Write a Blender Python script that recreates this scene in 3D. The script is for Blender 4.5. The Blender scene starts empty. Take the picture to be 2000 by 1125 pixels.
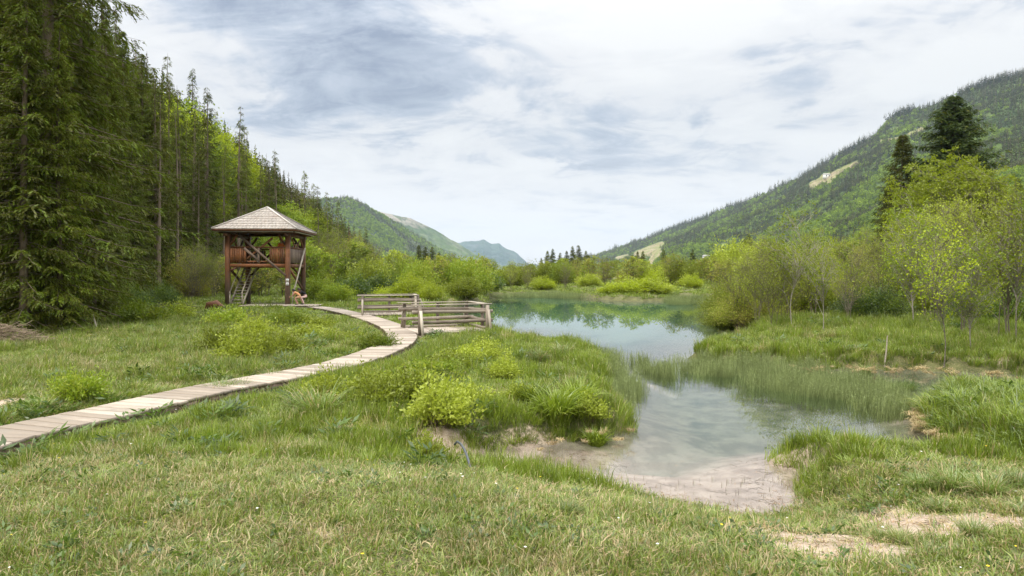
import bpy, math, random
import numpy as np
from mathutils import Vector, Matrix

# ------------------------------------------------------------------ camera, sky, sun, exposure
scn = bpy.context.scene
CAMZ = 2.6            # eye height above the lake surface (z = 0)
F = 1333.0            # focal length in photo pixels (24 mm on a 36 mm sensor, 2000 px wide)
HOR = 535.0
cam_d = bpy.data.cameras.new('camera')
cam_d.sensor_width = 36.0
cam_d.lens = 24.0
cam_d.shift_y = -(562.5 - HOR) / 2000.0
cam_d.clip_start = 0.1
cam_d.clip_end = 40000
cam = bpy.data.objects.new('camera', cam_d)
scn.collection.objects.link(cam)
cam.location = (0, 0, CAMZ)
cam.rotation_euler = (math.radians(90), 0, 0)
scn.camera = cam

SUN_EL, SUN_AZ = math.radians(50), math.radians(222)     # azimuth clockwise from +Y (view direction)
world = bpy.data.worlds.new('World')
scn.world = world
world.use_nodes = True
wn, wl = world.node_tree.nodes, world.node_tree.links
wn.clear()


def N(tree, typ, **kw):
    n = tree.nodes.new(typ)
    for k, v in kw.items():
        if k.startswith('i_'):
            n.inputs[k[2:].replace('_', ' ')].default_value = v
        else:
            setattr(n, k, v)
    return n


def sock(tree, s, v):
    if isinstance(v, bpy.types.NodeSocket):
        tree.links.new(v, s)
    else:
        s.default_value = v


def M(tree, op, a, b=0.0, c=None, clamp=False):
    n = tree.nodes.new('ShaderNodeMath')
    n.operation = op
    n.use_clamp = clamp
    sock(tree, n.inputs[0], a)
    sock(tree, n.inputs[1], b)
    if c is not None:
        sock(tree, n.inputs[2], c)
    return n.outputs[0]


def mixc(tree, f, a, b, blend='MIX'):
    n = tree.nodes.new('ShaderNodeMix')
    n.data_type = 'RGBA'
    n.blend_type = blend
    sock(tree, n.inputs[0], f)
    for s, v in ((n.inputs[6], a), (n.inputs[7], b)):
        if isinstance(v, (tuple, list)) and len(v) == 3:
            v = (*v, 1)
        sock(tree, s, v)
    return n.outputs[2]


def noise(tree, vec, scale, detail=4, rough=0.55, dist=0.0):
    n = tree.nodes.new('ShaderNodeTexNoise')
    n.inputs['Scale'].default_value = scale
    n.inputs['Detail'].default_value = detail
    n.inputs['Roughness'].default_value = rough
    n.inputs['Distortion'].default_value = dist
    if vec is not None:
        tree.links.new(vec, n.inputs['Vector'])
    return n.outputs['Fac']


def smooth(tree, v, lo, hi, a=0.0, b=1.0):
    n = tree.nodes.new('ShaderNodeMapRange')
    n.interpolation_type = 'SMOOTHSTEP'
    sock(tree, n.inputs[0], v)
    n.inputs[1].default_value = lo
    n.inputs[2].default_value = hi
    n.inputs[3].default_value = a
    n.inputs[4].default_value = b
    return n.outputs[0]


def mapping(tree, vec, scale=(1, 1, 1), loc=(0, 0, 0), rot=(0, 0, 0)):
    n = tree.nodes.new('ShaderNodeMapping')
    tree.links.new(vec, n.inputs[0])
    n.inputs['Location'].default_value = loc
    n.inputs['Rotation'].default_value = rot
    n.inputs['Scale'].default_value = scale
    return n.outputs[0]


wt = world.node_tree
sky = N(wt, 'ShaderNodeTexSky')
sky.sky_type = 'NISHITA'
sky.sun_disc = False
sky.sun_elevation = SUN_EL
sky.sun_rotation = SUN_AZ
sky.air_density = 1.0
sky.dust_density = 1.5
tc = N(wt, 'ShaderNodeTexCoord')
sep = N(wt, 'ShaderNodeSeparateXYZ')
wl.new(tc.outputs['Generated'], sep.inputs[0])
zc = M(wt, 'MAXIMUM', sep.outputs[2], 0.0)
den = M(wt, 'ADD', zc, 0.16)
cx = M(wt, 'DIVIDE', sep.outputs[0], den)
cy = M(wt, 'DIVIDE', sep.outputs[1], den)
comb = N(wt, 'ShaderNodeCombineXYZ')
wl.new(cx, comb.inputs[0])
wl.new(cy, comb.inputs[1])
cv = comb.outputs[0]
cvm = mapping(wt, cv, scale=(0.8, 0.55, 1), loc=(3.1, 1.7, 0), rot=(0, 0, 0.25))
n1 = noise(wt, cvm, 1.6, 9, 0.56, 0.35)
n2 = noise(wt, mapping(wt, cv, scale=(0.9, 1.25, 1), loc=(8, 2, 3), rot=(0, 0, 0.5)), 1.7, 9, 0.62, 0.7)
n3 = noise(wt, mapping(wt, cv, scale=(1, 1.2, 1), loc=(1, 7, 3), rot=(0, 0, 0.4)), 4.5, 8, 0.62, 0.8)
# grey cloud banks that hang where the photograph shows them (x/y and z/y of their directions)
yy = M(wt, 'MAXIMUM', sep.outputs[1], 0.05)
u = M(wt, 'DIVIDE', sep.outputs[0], yy)
v = M(wt, 'DIVIDE', sep.outputs[2], yy)
u = M(wt, 'ADD', u, M(wt, 'MULTIPLY', M(wt, 'SUBTRACT', n1, 0.5), 0.30))
v = M(wt, 'ADD', v, M(wt, 'MULTIPLY', M(wt, 'SUBTRACT', n2, 0.5), 0.16))
bank = None
for (bu, bv, su, sv, a, tilt) in ((-0.14, 0.30, 0.27, 0.055, 0.9, -0.18), (-0.13, 0.225, 0.30, 0.035, 0.55, -0.25),
                                  (-0.25, 0.41, 0.20, 0.07, 1.0, -0.1), (0.02, 0.17, 0.16, 0.016, 0.6, 0.0),
                                  (0.12, 0.105, 0.20, 0.012, 0.5, 0.02), (-0.13, 0.40, 0.1, 0.04, 0.6, 0.1),
                                  (0.55, 0.37, 0.30, 0.03, 0.35, 0.25), (0.22, 0.23, 0.20, 0.03, 0.4, 0.15),
                                  (-0.40, 0.24, 0.12, 0.03, 0.35, -0.3)):
    du = M(wt, 'SUBTRACT', u, bu)
    dv = M(wt, 'SUBTRACT', M(wt, 'SUBTRACT', v, bv), M(wt, 'MULTIPLY', du, tilt))
    e = M(wt, 'ADD', M(wt, 'POWER', M(wt, 'ABSOLUTE', M(wt, 'DIVIDE', du, su)), 2.0),
          M(wt, 'POWER', M(wt, 'ABSOLUTE', M(wt, 'DIVIDE', dv, sv)), 2.0))
    g = M(wt, 'MULTIPLY', M(wt, 'EXPONENT', M(wt, 'MULTIPLY', e, -1.0)), a)
    bank = g if bank is None else M(wt, 'ADD', bank, g)
gmask = M(wt, 'MULTIPLY', bank, smooth(wt, sep.outputs[1], 0.05, 0.3))
t1 = smooth(wt, n1, 0.40, 0.66)
t2 = smooth(wt, n2, 0.36, 0.66)
t3 = smooth(wt, n3, 0.36, 0.66)
thick = M(wt, 'ADD', M(wt, 'MULTIPLY', t1, 0.26), M(wt, 'MULTIPLY', t2, 0.34))
thick = M(wt, 'ADD', thick, M(wt, 'MULTIPLY', t3, 0.16))
thick = M(wt, 'ADD', M(wt, 'MULTIPLY', M(wt, 'SUBTRACT', thick, 0.2), 1.25), M(wt, 'MULTIPLY', gmask, 0.50), clamp=True)
ccol = N(wt, 'ShaderNodeValToRGB')
wl.new(thick, ccol.inputs[0])
cr = ccol.color_ramp
cr.elements[0].position = 0.0
cr.elements[0].color = (0.96, 0.955, 0.94, 1)
cr.elements[1].position = 1.0
cr.elements[1].color = (0.30, 0.355, 0.46, 1)
e_ = cr.elements.new(0.32)
e_.color = (0.87, 0.87, 0.875, 1)
e_ = cr.elements.new(0.62)
e_.color = (0.555, 0.61, 0.70, 1)
low = smooth(wt, zc, 0.0, 0.22)
skycol = mixc(wt, low, mixc(wt, 0.65, ccol.outputs[0], (1.30, 1.20, 1.14)), ccol.outputs[0])
# overcast sky is brighter overhead, steepened above the view to light the ground
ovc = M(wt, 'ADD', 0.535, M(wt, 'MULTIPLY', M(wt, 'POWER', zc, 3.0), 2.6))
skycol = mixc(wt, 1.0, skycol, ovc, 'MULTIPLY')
bgA = N(wt, 'ShaderNodeBackground')
wl.new(sky.outputs[0], bgA.inputs[0])
bgA.inputs[1].default_value = 0.1
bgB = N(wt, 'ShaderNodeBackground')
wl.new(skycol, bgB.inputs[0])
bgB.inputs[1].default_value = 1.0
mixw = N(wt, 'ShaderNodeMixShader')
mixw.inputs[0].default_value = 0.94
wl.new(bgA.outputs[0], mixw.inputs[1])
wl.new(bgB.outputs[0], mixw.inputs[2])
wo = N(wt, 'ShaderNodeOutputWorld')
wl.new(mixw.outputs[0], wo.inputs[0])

sun_d = bpy.data.lights.new('sun', 'SUN')
sun_d.energy = 1.5
sun_d.angle = math.radians(12)
sun_d.color = (1.0, 0.93, 0.82)
sun = bpy.data.objects.new('sun', sun_d)
scn.collection.objects.link(sun)
sdir = Vector((math.sin(SUN_AZ) * math.cos(SUN_EL), math.cos(SUN_AZ) * math.cos(SUN_EL), math.sin(SUN_EL)))
sun.rotation_euler = sdir.to_track_quat('Z', 'Y').to_euler()
sun.location = (0, -20, 60)

vs = scn.view_settings
vs.view_transform = 'Standard'
vs.look = 'None'
vs.gamma = 1.0
vs.exposure = 0.78
vs.use_curve_mapping = False
scn.display_settings.display_device = 'sRGB'
cy_ = scn.cycles
cy_.max_bounces = 7
cy_.diffuse_bounces = 3
cy_.glossy_bounces = 3
cy_.transmission_bounces = 4
cy_.transparent_max_bounces = 10
cy_.volume_bounces = 1
cy_.caustics_reflective = False
cy_.caustics_refractive = False
cy_.use_denoising = True

# ------------------------------------------------------------------ helpers
rng = np.random.default_rng(7)
C = scn.collection


def P(px, py, z=0.0):
    """Ground point seen at photo pixel (px, py) on the level z."""
    Y = F * (CAMZ - z) / (py - HOR)
    return np.array([(px - 1000.0) / F * Y, Y, z])


def PY(px, Y):
    return (px - 1000.0) / F * Y


def ss(x, a, b):
    t = np.clip((np.asarray(x, float) - a) / (b - a), 0, 1)
    return t * t * (3 - 2 * t)


_perm = np.random.default_rng(99).random((256, 256))


def vnoise(x, y, f=1.0, seed=0):
    x = np.asarray(x, float) * f + seed * 17.3
    y = np.asarray(y, float) * f + seed * 31.7
    xi, yi = np.floor(x).astype(int), np.floor(y).astype(int)
    fx, fy = x - xi, y - yi
    fx, fy = fx * fx * (3 - 2 * fx), fy * fy * (3 - 2 * fy)
    g = lambda a, b: _perm[a & 255, b & 255]
    return (g(xi, yi) * (1 - fx) + g(xi + 1, yi) * fx) * (1 - fy) + (g(xi, yi + 1) * (1 - fx) + g(xi + 1, yi + 1) * fx) * fy


def fnoise(x, y, f=1.0, oct=4, seed=0):
    s, a, t = 0, 1.0, 0
    for i in range(oct):
        s = s + a * vnoise(x, y, f * 2 ** i, seed + i)
        t += a
        a *= 0.5
    return s / t


def mesh_np(name, verts, faces, mats=(), midx=None, smooth_=False, attrs=None):
    """faces: list of int arrays (n,k)."""
    me = bpy.data.meshes.new(name)
    verts = np.asarray(verts, np.float32).reshape(-1, 3)
    faces = [np.asarray(f, np.int32) for f in faces if len(f)]
    me.vertices.add(len(verts))
    me.vertices.foreach_set('co', verts.ravel())
    nl = sum(f.size for f in faces)
    nf = sum(len(f) for f in faces)
    me.loops.add(nl)
    me.loops.foreach_set('vertex_index', np.concatenate([f.ravel() for f in faces]))
    me.polygons.add(nf)
    tot = np.concatenate([np.full(len(f), f.shape[1], np.int32) for f in faces])
    start = np.concatenate([[0], np.cumsum(tot)[:-1]]).astype(np.int32)
    me.polygons.foreach_set('loop_start', start)
    try:
        me.polygons.foreach_set('loop_total', tot)
    except Exception:
        pass
    if smooth_:
        me.polygons.foreach_set('use_smooth', np.ones(nf, bool))
    for m in mats:
        me.materials.append(m)
    if midx is not None:
        me.polygons.foreach_set('material_index', np.asarray(midx, np.int32))
    for k, a in (attrs or {}).items():
        at = me.attributes.new(k, 'FLOAT', 'POINT')
        at.data.foreach_set('value', np.asarray(a, np.float32))
    me.update(calc_edges=True)
    return me


class MB:
    """Collects geometry and links it as one mesh."""

    def __init__(self):
        self.v, self.f, self.m, self.t, self.n = [], [], [], [], 0

    def add(self, verts, faces, mi=0, tint=None):
        verts = np.asarray(verts, float).reshape(-1, 3)
        faces = np.asarray(faces, int)
        self.v.append(verts)
        self.f.append(faces + self.n)
        self.m.append(np.full(len(faces), mi))
        self.t.append(np.full(len(verts), 0.5) if tint is None else np.broadcast_to(tint, (len(verts),)))
        self.n += len(verts)

    def mesh(self, name, mats, smooth_=False):
        return mesh_np(name, np.concatenate(self.v), self.f, mats, np.concatenate(self.m), smooth_,
                       {'tint': np.concatenate(self.t)})

    def box(self, c, size, rz=0.0, mi=0, basis=None):
        s = np.array(size) / 2
        v = np.array([[x, y, z] for x in (-1, 1) for y in (-1, 1) for z in (-1, 1)], float) * s
        if basis is not None:
            v = v @ np.array(basis)
        else:
            cr_, sr = math.cos(rz), math.sin(rz)
            v = v @ np.array([[cr_, sr, 0], [-sr, cr_, 0], [0, 0, 1]])
        v = v + np.array(c, float)
        self.add(v, [[0, 1, 3, 2], [4, 6, 7, 5], [0, 4, 5, 1], [2, 3, 7, 6], [0, 2, 6, 4], [1, 5, 7, 3]], mi)
        return self

    def beam(self, a, b, w, h, mi=0, up=(0, 0, 1)):
        a, b = np.array(a, float), np.array(b, float)
        d = b - a
        L = np.linalg.norm(d)
        d /= L
        up = np.array(up, float)
        if abs(d @ up) > 0.98:
            up = np.array([0, 1.0, 0])
        s = np.cross(d, up)
        s /= np.linalg.norm(s)
        n = np.cross(s, d)
        return self.box((a + b) / 2, (L, w, h), mi=mi, basis=[d, s, n])

    def tube(self, pts, rad, k=6, mi=0, tint=None):
        tubes(self, np.asarray(pts, float)[None], np.asarray(rad, float)[None], k, mi, tint)
        return self


def norm(a):
    return a / np.maximum(np.linalg.norm(a, axis=-1, keepdims=True), 1e-9)


def tubes(mb, Pn, R, k=4, mi=0, tint=None):
    """Pn (n,s,3) centre lines, R (n,s) radii."""
    n, s, _ = Pn.shape
    d = np.empty_like(Pn)
    d[:, 1:-1] = Pn[:, 2:] - Pn[:, :-2]
    d[:, 0] = Pn[:, 1] - Pn[:, 0]
    d[:, -1] = Pn[:, -1] - Pn[:, -2]
    d = norm(d)
    up = np.where(np.abs(d[..., 2:3]) > 0.9, np.array([1.0, 0.1, 0]), np.array([0, 0.1, 1.0]))
    a = norm(np.cross(d, up))
    b = np.cross(d, a)
    ang = np.arange(k) * 2 * math.pi / k
    ring = (Pn[:, :, None] + R[:, :, None, None] * (np.cos(ang)[None, None, :, None] * a[:, :, None] + np.sin(ang)[None, None, :, None] * b[:, :, None]))
    idx = np.arange(n * s * k).reshape(n, s, k)
    q = np.stack([idx[:, :-1], np.roll(idx, -1, 2)[:, :-1], np.roll(idx, -1, 2)[:, 1:], idx[:, 1:]], -1).reshape(-1, 4)
    mb.add(ring.reshape(-1, 3), q, mi, tint)


def diamonds(mb, p, d, nrm, L, W, mi=0, tint=None, mid=0.45):
    """Leaf shaped quads: p start, d direction, nrm normal hint."""
    n = len(p)
    d = norm(d)
    s = norm(np.cross(d, nrm))
    L = np.broadcast_to(L, (n,))[:, None]
    W = np.broadcast_to(W, (n,))[:, None]
    v = np.stack([p, p + d * L * mid + s * W / 2, p + d * L, p + d * L * mid - s * W / 2], 1)
    q = np.arange(n * 4).reshape(n, 4)
    if tint is not None:
        tint = np.repeat(np.broadcast_to(tint, (n,)), 4)
    mb.add(v.reshape(-1, 3), q, mi, tint)


def obj(name, me, parent=None, loc=None, rz=None, kind=None):
    o = bpy.data.objects.new(name, me)
    C.objects.link(o)
    if parent is not None:
        o.parent = parent
    if loc is not None:
        o.location = [float(a) for a in loc]
    if rz is not None:
        o.rotation_euler = (0, 0, float(rz))
    if kind:
        o['kind'] = kind
    return o


def thing(name, label, cat, loc=(0, 0, 0), rz=0.0, group=None, me=None, scale=None):
    o = obj(name, me, None, loc, rz)
    o['label'] = label
    o['category'] = cat
    if group:
        o['group'] = group
    if scale is not None:
        o.scale = (scale, scale, scale) if np.isscalar(scale) else scale
    return o


# ------------------------------------------------------------------ materials
def new_mat(name):
    m = bpy.data.materials.new(name)
    m.use_nodes = True
    t = m.node_tree
    t.nodes.clear()
    out = t.nodes.new('ShaderNodeOutputMaterial')
    return m, t, out


def leaf_mat(name, c1, c2, trans=0.35, gloss=0.05, inst=False, c3=None, hue=0.0):
    """c1..c2 by leaf, shifted a little by plant; c3 (straw) by the instancer's tint where inst."""
    m, t, out = new_mat(name)
    at = N(t, 'ShaderNodeAttribute')
    at.attribute_name = 'tint'
    oi = N(t, 'ShaderNodeObjectInfo')
    f = M(t, 'ADD', M(t, 'MULTIPLY', at.outputs['Fac'], 0.6), M(t, 'MULTIPLY', oi.outputs['Random'], 0.4))
    col = mixc(t, f, c1, c2)
    if inst:
        ai = N(t, 'ShaderNodeAttribute')
        ai.attribute_type = 'INSTANCER'
        ai.attribute_name = 'dry'
        f2 = smooth(t, M(t, 'ADD', ai.outputs['Fac'], M(t, 'MULTIPLY', M(t, 'SUBTRACT', at.outputs['Fac'], 0.5), 0.9)), 0.35, 0.65)
        col = mixc(t, f2, col, c3)
    hs = N(t, 'ShaderNodeHueSaturation')
    hs.inputs['Hue'].default_value = 0.5
    t.links.new(M(t, 'ADD', 0.75, M(t, 'MULTIPLY', oi.outputs['Random'], 0.5)), hs.inputs['Value'])
    t.links.new(col, hs.inputs['Color'])
    col = hs.outputs[0]
    d = N(t, 'ShaderNodeBsdfDiffuse')
    t.links.new(col, d.inputs[0])
    tr = N(t, 'ShaderNodeBsdfTranslucent')
    tcol = mixc(t, 0.35, col, mixc(t, 1.0, col, (1.2, 1.25, 0.5), 'MULTIPLY'))
    t.links.new(tcol, tr.inputs[0])
    mx = N(t, 'ShaderNodeMixShader')
    mx.inputs[0].default_value = trans
    t.links.new(d.outputs[0], mx.inputs[1])
    t.links.new(tr.outputs[0], mx.inputs[2])
    sh = mx.outputs[0]
    if gloss:
        g = N(t, 'ShaderNodeBsdfGlossy')
        g.inputs['Roughness'].default_value = 0.45
        g.inputs[0].default_value = (0.9, 0.9, 0.9, 1)
        mg = N(t, 'ShaderNodeMixShader')
        mg.inputs[0].default_value = gloss
        t.links.new(sh, mg.inputs[1])
        t.links.new(g.outputs[0], mg.inputs[2])
        sh = mg.outputs[0]
    t.links.new(sh, out.inputs[0])
    return m


def wood_mat(name, c1, c2, scale=(1, 1, 1), rough=0.8, bump=0.3, streak=14, stain=None, var=0.35, worn=None):
    m, t, out = new_mat(name)
    tcn = N(t, 'ShaderNodeTexCoord')
    oi = N(t, 'ShaderNodeObjectInfo')
    cmb = N(t, 'ShaderNodeCombineXYZ')
    t.links.new(M(t, 'MULTIPLY', oi.outputs['Random'], 37.0), cmb.inputs[0])
    va = N(t, 'ShaderNodeVectorMath')
    va.operation = 'ADD'
    t.links.new(tcn.outputs['Object'], va.inputs[0])
    t.links.new(cmb.outputs[0], va.inputs[1])
    vec = mapping(t, va.outputs[0], scale=scale)
    g = noise(t, vec, streak, 6, 0.65, 0.2)
    b = noise(t, va.outputs[0], 2.2, 4, 0.6)
    f = M(t, 'ADD', M(t, 'MULTIPLY', g, 0.7), M(t, 'MULTIPLY', b, 0.5))
    f = M(t, 'ADD', f, M(t, 'MULTIPLY', M(t, 'SUBTRACT', oi.outputs['Random'], 0.5), var))
    f = smooth(t, f, 0.38, 0.82)
    col = mixc(t, f, c1, c2)
    if stain is not None:
        col = mixc(t, smooth(t, noise(t, va.outputs[0], 1.1, 5, 0.6), 0.5, 0.7), col, stain)
    if worn is not None:
        # weather has bleached and stained the lower part of the posts
        sw = N(t, 'ShaderNodeSeparateXYZ')
        t.links.new(tcn.outputs['Object'], sw.inputs[0])
        wz = M(t, 'ADD', sw.outputs[2], M(t, 'MULTIPLY', M(t, 'SUBTRACT', g, 0.5), 2.5))
        col = mixc(t, smooth(t, wz, 0.9, 2.7, 0.9, 0.0), col, mixc(t, g, worn, tuple(a * 1.9 for a in worn)))
    p = N(t, 'ShaderNodeBsdfPrincipled')
    t.links.new(col, p.inputs['Base Color'])
    p.inputs['Roughness'].default_value = rough
    p.inputs['Specular IOR Level'].default_value = 0.25
    bp = N(t, 'ShaderNodeBump')
    bp.inputs['Strength'].default_value = bump
    bp.inputs['Distance'].default_value = 0.01
    t.links.new(g, bp.inputs['Height'])
    t.links.new(bp.outputs[0], p.inputs['Normal'])
    t.links.new(p.outputs[0], out.inputs[0])
    return m


def plain_mat(name, c, rough=0.7, var=0.15, sc=8):
    m, t, out = new_mat(name)
    tcn = N(t, 'ShaderNodeTexCoord')
    n_ = noise(t, tcn.outputs['Object'], sc, 5, 0.6)
    col = mixc(t, smooth(t, n_, 0.3, 0.7), tuple(a * (1 - var) for a in c), tuple(min(1, a * (1 + var)) for a in c))
    p = N(t, 'ShaderNodeBsdfPrincipled')
    t.links.new(col, p.inputs['Base Color'])
    p.inputs['Roughness'].default_value = rough
    p.inputs['Specular IOR Level'].default_value = 0.3
    t.links.new(p.outputs[0], out.inputs[0])
    return m


MAT = {}
MAT['spruce'] = leaf_mat('spruce_needles', (0.055, 0.064, 0.008), (0.145, 0.155, 0.018), 0.32, 0.02)
MAT['spruce_fresh'] = leaf_mat('spruce_fresh_tips', (0.09, 0.14, 0.010), (0.19, 0.25, 0.022), 0.35, 0.02)
MAT['spruce_far'] = leaf_mat('spruce_needles_far', (0.032, 0.046, 0.009), (0.090, 0.110, 0.018), 0.15, 0.0)
MAT['spruce_dead'] = leaf_mat('spruce_needles_brown', (0.16, 0.09, 0.045), (0.24, 0.14, 0.07), 0.15, 0.0)
MAT['bright'] = leaf_mat('spring_leaves_bright', (0.25, 0.31, 0.012), (0.44, 0.52, 0.028), 0.48, 0.02)
MAT['mid'] = leaf_mat('spring_leaves_green', (0.13, 0.20, 0.012), (0.28, 0.37, 0.028), 0.42, 0.03)
MAT['olive'] = leaf_mat('spring_leaves_olive', (0.16, 0.20, 0.018), (0.34, 0.39, 0.045), 0.42, 0.02)
MAT['brownish'] = leaf_mat('opening_buds_brownish', (0.24, 0.22, 0.06), (0.38, 0.36, 0.10), 0.35, 0.0)
MAT['yellow'] = leaf_mat('willow_leaves_yellow_green', (0.25, 0.31, 0.025), (0.43, 0.49, 0.07), 0.42, 0.03)
MAT['far_leaf'] = leaf_mat('far_spring_leaves', (0.10, 0.17, 0.02), (0.27, 0.36, 0.04), 0.3, 0.0)
MAT['deep'] = leaf_mat('dark_green_leaves', (0.05, 0.10, 0.015), (0.12, 0.19, 0.03), 0.4, 0.05)
MAT['grass'] = leaf_mat('meadow_grass', (0.115, 0.175, 0.020), (0.27, 0.34, 0.048), 0.40, 0.05, inst=True, c3=(0.50, 0.43, 0.23))
MAT['lush'] = leaf_mat('lush_grass', (0.12, 0.185, 0.012), (0.29, 0.37, 0.035), 0.42, 0.05, inst=True, c3=(0.46, 0.38, 0.20))
MAT['sedge'] = leaf_mat('sedge_blades', (0.11, 0.18, 0.025), (0.26, 0.34, 0.07), 0.40, 0.08)
MAT['straw'] = leaf_mat('dead_grass', (0.36, 0.26, 0.13), (0.58, 0.47, 0.27), 0.30, 0.03)
MAT['horsetail'] = leaf_mat('horsetail_stems', (0.19, 0.25, 0.08), (0.36, 0.42, 0.17), 0.2, 0.04)
MAT['bark'] = wood_mat('spruce_bark', (0.10, 0.075, 0.05), (0.24, 0.19, 0.14), (3, 3, 0.6), 0.9, 0.5, 6)
MAT['bark_grey'] = wood_mat('grey_bark', (0.10, 0.085, 0.06), (0.23, 0.20, 0.15), (3, 3, 0.6), 0.9, 0.5, 6)
MAT['bark_pale'] = wood_mat('birch_bark', (0.14, 0.12, 0.095), (0.36, 0.33, 0.28), (1, 1, 4), 0.8, 0.3, 5)
MAT['twig'] = wood_mat('shrub_twigs', (0.14, 0.10, 0.07), (0.28, 0.22, 0.15), (3, 3, 0.6), 0.9, 0.2, 6)
MAT['plank'] = wood_mat('boardwalk_wood', (0.29, 0.24, 0.19), (0.47, 0.40, 0.325), (1.2, 14, 8), 0.75, 0.35, 3.5, stain=(0.27, 0.235, 0.195), var=0.8)
MAT['rail'] = wood_mat('weathered_rail_wood', (0.16, 0.13, 0.10), (0.34, 0.29, 0.235), (1.2, 9, 9), 0.8, 0.4, 4)
MAT['rail_pale'] = wood_mat('pale_rail_wood', (0.33, 0.285, 0.225), (0.54, 0.48, 0.39), (1.2, 9, 9), 0.8, 0.4, 4)
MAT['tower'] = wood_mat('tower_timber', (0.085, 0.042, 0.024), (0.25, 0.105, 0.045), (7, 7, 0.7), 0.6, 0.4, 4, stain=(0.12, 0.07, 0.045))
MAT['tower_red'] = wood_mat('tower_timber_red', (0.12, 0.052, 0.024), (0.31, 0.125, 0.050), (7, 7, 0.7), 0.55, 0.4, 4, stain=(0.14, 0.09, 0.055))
MAT['tower_grey'] = wood_mat('tower_timber_worn', (0.13, 0.09, 0.07), (0.27, 0.20, 0.155), (7, 7, 0.7), 0.75, 0.4, 4)
MAT['shingle'] = wood_mat('larch_shingles', (0.34, 0.30, 0.27), (0.60, 0.55, 0.50), (8, 8, 1), 0.8, 0.4, 3, stain=(0.46, 0.39, 0.34))
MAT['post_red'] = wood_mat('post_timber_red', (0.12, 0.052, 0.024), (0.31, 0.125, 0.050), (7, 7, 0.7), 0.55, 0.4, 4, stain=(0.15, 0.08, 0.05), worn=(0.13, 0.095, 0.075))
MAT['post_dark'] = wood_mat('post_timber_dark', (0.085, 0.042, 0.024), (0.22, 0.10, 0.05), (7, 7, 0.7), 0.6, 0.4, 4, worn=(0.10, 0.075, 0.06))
MAT['spruce_dark'] = leaf_mat('spruce_needles_dark', (0.028, 0.050, 0.012), (0.075, 0.108, 0.024), 0.25, 0.02)
# ------------------------------------------------------------------ shoreline and terrain height
def W(pts, z=0.0):
    return np.array([P(a, b, z)[:2] for a, b in pts])


# the lake, its bay and the inlet: waterline traced as ground points
far_shore = [(955, 579), (1000, 577.5), (1050, 577), (1110, 580), (1165, 583), (1180, 587), (1240, 589), (1305, 588), (1320, 583), (1400, 583),
             (1425, 600), (1440, 622), (1462, 645), (1490, 662), (1430, 676), (1375, 688), (1350, 700), (1400, 712), (1480, 720), (1560, 722),
             (1640, 722), (1700, 724), (1760, 722), (1830, 726), (1900, 728), (2000, 734), (2150, 742), (2500, 760)]
islet_edge = [(2500, 830), (2150, 806), (2000, 795), (1900, 788), (1850, 788), (1812, 794), (1788, 808), (1792, 830), (1830, 856), (1880, 880),
              (1930, 902), (2000, 925), (2100, 958), (2300, 1010)]
near_shore = [(2300, 1040), (2100, 975), (2000, 945), (1940, 942), (1860, 928), (1780, 915), (1700, 905), (1600, 899), (1530, 893), (1500, 896),
              (1506, 910), (1545, 918), (1562, 935), (1556, 958), (1556, 985), (1530, 1004), (1480, 1006), (1420, 998), (1360, 985), (1300, 972),
              (1240, 960), (1180, 948), (1110, 932), (1040, 915), (980, 907), (930, 902), (925, 885), (960, 880), (1040, 872), (1110, 862),
              (1180, 854), (1238, 846), (1241, 830), (1215, 812), (1195, 790), (1190, 765), (1202, 740), (1200, 718), (1165, 702),
              (1110, 690), (1060, 682), (1010, 676), (985, 668), (972, 655), (955, 650), (900, 650), (850, 640), (835, 622), (850, 605), (870, 595),
              (905, 592), (940, 590), (948, 583)]
lake_poly = W(far_shore + islet_edge + near_shore)


def sdist(x, y, poly):
    """Signed distance to a closed polygon, positive outside."""
    x = np.asarray(x, float).ravel()
    y = np.asarray(y, float).ravel()
    d2 = np.full(x.shape, 1e18)
    inside = np.zeros(x.shape, bool)
    a = poly
    b = np.roll(poly, -1, 0)
    for (ax, ay), (bx, by) in zip(a, b):
        ex, ey = bx - ax, by - ay
        L = ex * ex + ey * ey + 1e-12
        t = np.clip(((x - ax) * ex + (y - ay) * ey) / L, 0, 1)
        d2 = np.minimum(d2, (x - ax - t * ex) ** 2 + (y - ay - t * ey) ** 2)
        c = ((ay > y) != (by > y)) & (x < (bx - ax) * (y - ay) / (by - ay + 1e-12) + ax)
        inside ^= c
    d = np.sqrt(d2)
    return np.where(inside, -d, d)


path_px = [(-330, 960), (-150, 893), (0, 848), (100, 826), (200, 805), (300, 782), (400, 760), (480, 745), (560, 731), (640, 715), (700, 699), (745, 683), (776, 667), (785, 653), (768, 638),
           (738, 626), (700, 614.5), (655, 604.5), (615, 598.5)]
path_w = W(path_px, 0.5)


def pdist(x, y, line):
    d2 = np.full(np.shape(x), 1e9)
    for (ax, ay), (bx, by) in zip(line[:-1], line[1:]):
        ex, ey = bx - ax, by - ay
        t_ = np.clip(((x - ax) * ex + (y - ay) * ey) / (ex * ex + ey * ey), 0, 1)
        d2 = np.minimum(d2, (x - ax - t_ * ex) ** 2 + (y - ay - t_ * ey) ** 2)
    return np.sqrt(d2)


def foot(y):
    return -19.0 - 0.155 * y


def ell(x, y, px, py, rx, ry, z=0.5):
    """Soft ellipse centred on the ground point at a photo pixel; radii in metres."""
    c = P(px, py, z)
    return np.exp(-(((x - c[0]) / rx) ** 2 + ((y - c[1]) / ry) ** 2))


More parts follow.
